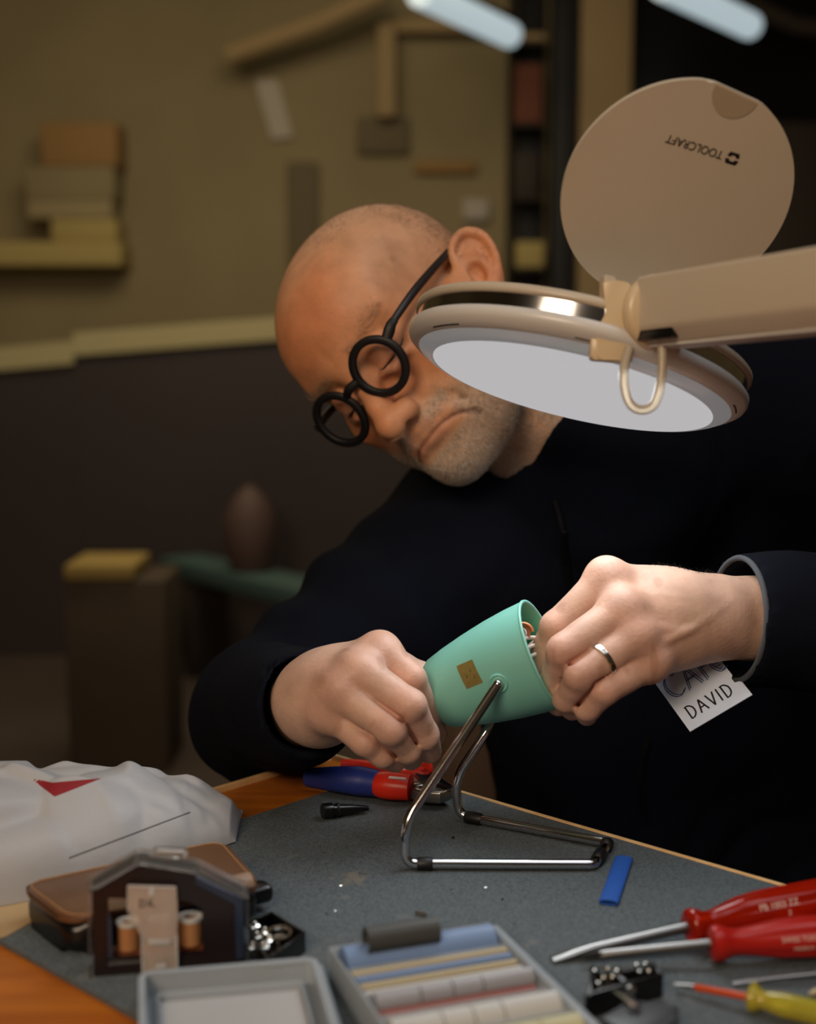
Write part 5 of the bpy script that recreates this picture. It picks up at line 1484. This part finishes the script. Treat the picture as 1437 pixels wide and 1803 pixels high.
# ------------------------------------------------------------------ glasses, ring, badge
gl = thing('eyeglasses', 'round black eyeglasses worn low on the man\'s nose', 'glasses', H(0, .11, .012))
def HMx(x, f, z, yaw=0):
    # lens frame: local z forward, x to his left
    zf = (HF * math.cos(yaw) + HX * math.sin(yaw)); xl = (HX * math.cos(yaw) - HF * math.sin(yaw))
    return frame(H(x, f, z), xl, HZ, zf)
GZ, GF, GX = .0110, .1070, .0300
for s in (1, -1):
    Mx = HMx(s * GX - .002, GF, GZ, s * .10)
    MB().lathe([(.0180, -.0018), (.0188, -.0022), (.0234, -.0020), (.0241, -.0010), (.0241, .0010), (.0233, .0020), (.0188, .0022), (.0180, .0016)], 56, Mx, closed=True).build('rim', 'black', gl, 60)
    MB().lathe([(0, .0006), (.0195, .0002), (.0195, -.0006), (0, -.0002)], 40, Mx).build('spectacle_lens', 'lens', gl, 60)
    # end piece and temple
    e0 = Mx @ Vector((s * .0215, .0075, -.0004)); e1 = H(s * .0585, GF - .008, GZ + .0115); e2 = H(s * .0700, .060, GZ + .0150); e3 = H(s * .0775, .004, .0275); e4 = H(s * .0785, -.010, .0262); e5 = H(s * .0770, -.026, .010)
    MB().tube([e0, e0.lerp(e1, .55), e1, e1.lerp(e2, .12)], [(.0040, .0022), (.0044, .0022), (.0038, .0020), (.0034, .0016)], 12, flat=HZ).build('end_piece', 'black', gl, 60)
    MB().tube(spline([e1.lerp(e2, .10), e2, e3, e4, e5], 8), [(np.interp(k / 32, [0, .3, .7, 1], [.0029, .0034, .0027, .0022]), .0015) for k in range(33)], 12, flat=HZ).build('temple', 'temple', gl, 60)
b0, b1 = HMx(GX - .002, GF, GZ, .10) @ Vector((-.0212, .006, 0)), HMx(-GX - .002, GF, GZ, -.10) @ Vector((.0212, .006, 0))
bm1 = b0.lerp(b1, .5) + HF * .0025 + HZ * .0018
MB().tube(spline([b0, bm1, b1], 8), [(.0036, .0024)] * 17, 12, flat=HZ).build('bridge', 'black', gl, 60)
for s in (1, -1):
    a = HMx(s * GX - .002, GF, GZ, s * .10) @ Vector((-s * .0205, -.008, -.001)); MB().sphere(a - HF * .0030, (.0020, .0028, .0020)).build('nose_pad', 'temple', gl)
# ring on the ring finger
a, b = Vector(Pn(L_F[2][0])), Vector(Pn(L_F[2][1])); c = a.lerp(b, .62); d = (b - a).normalized(); r_ = .0120 + (.0101 - .0120) * .62 + .0004
single('ring', 'plain silver ring worn on the ring finger of the hand at the right', 'ring',
       MB().lathe([(r_ - .0002, -.0018), (r_ + .0007, -.0016), (r_ + .0009, 0), (r_ + .0007, .0016), (r_ - .0002, .0018)], 48, look(c, d, -FW), closed=True), 'silver', smooth=60)
# name badge
bp, bn_ = on_fleece(1246, 1225, .012)
bd = min((pix(on_fleece(x, y, 0)[0])[2] for x, y in ((1215, 1288), (1325, 1223), (1283, 1157), (1168, 1205), (1246, 1225)))) - .004
bd = min(bd, 1.06) - .011
b00, b10, b01 = P(1215, 1288, bd - .034), P(1325, 1223, bd - .034), P(1168, 1203, bd)
bu = (b10 - b00); bw = bu.length; bu.normalize(); bvv = (b01 - b00); bvv = (bvv - bu * bvv.dot(bu)).normalized(); bz = bu.cross(bvv)
BM_ = frame(b00, bu, bvv, bz)
bh = .064
badge = thing('name_badge', 'white handwritten name card hanging on the fleece below the wrist', 'badge', b00)
MB().prism([(0, 0), (bw, 0), (bw, .0135), (bw - .004, .0150), (bw - .004, .0190), (bw - .0022, .021), (bw - .0022, bh), (0, bh)], -.0005, 0, BM_).build('card', 'paper', badge, 20)
def strokes(lines, name, r, m, sx=1, sy=1, ox=0, oy=0):
    mb = MB()
    for ln in lines:
        pts = [BM_ @ Vector((ox + x * sx, oy + y * sy, .0002)) for x, y in ln]
        mb.tube(spline(pts, 4) if len(pts) > 2 else pts, [(.0001, r)] * (len(pts) if len(pts) == 2 else (len(pts) - 1) * 4 + 1), 8, flat=bz)
    mb.build(name, m, badge, 60)
letters = {'D': [[(.1, 0), (.12, 1)], [(0, .96), (.4, .98), (.72, .72), (.7, .3), (.4, .04), (.05, .02)]],
           'A': [[(0, 0), (.38, 1)], [(.38, 1), (.78, .02)], [(.14, .38), (.64, .4)]], 'V': [[(0, 1), (.34, 0)], [(.34, 0), (.72, 1)]], 'I': [[(.1, 0), (.14, 1)]]}
xo = bw * .12
for ch, w in (('D', .0098), ('A', .0098), ('V', .0088), ('I', .0045), ('D', .0098)):
    k_ = bw * .74 / .0427; strokes(letters[ch], 'written_letter', .00055, 'ink', .0088 * k_, .0105, xo, .0075); xo += w * k_
big = {'C': [[(.8, .85), (.5, 1), (.15, .8), (.02, .45), (.2, .1), (.55, 0), (.85, .15)]], 'I': [[(.2, 0), (.2, 1)]],
       'A': [[(0, 0), (.4, 1)], [(.4, 1), (.8, 0)], [(.18, .4), (.62, .4)]], 'F': [[(.15, 0), (.15, 1)], [(.15, 1), (.75, 1)], [(.15, .55), (.6, .55)]],
       'E': [[(.8, .95), (.35, .95), (.05, .6), (.05, .3), (.3, .02), (.7, .06)]]}
xo = .0035
for ch, w in (('C', .0125), ('A', .0115), ('F', .0085), ('E', .0110)):
    for off in (-.0007, .0007): strokes(big[ch], 'blue_letter', .00030, 'blueink', .0118, .020, xo + off, .0280 + off * .6)
    xo += w
for k in range(3): strokes([[(0, 0), (1, .35)]], 'blue_dash', .00028, 'blueink', .0034, .002, bw - .0068, .0300 + .0026 * k)
MB().box((bw / 2, bh - .006, .001), (.012, .010, .002), BM_, bev=.0008).build('badge_clip', 'silver', badge)
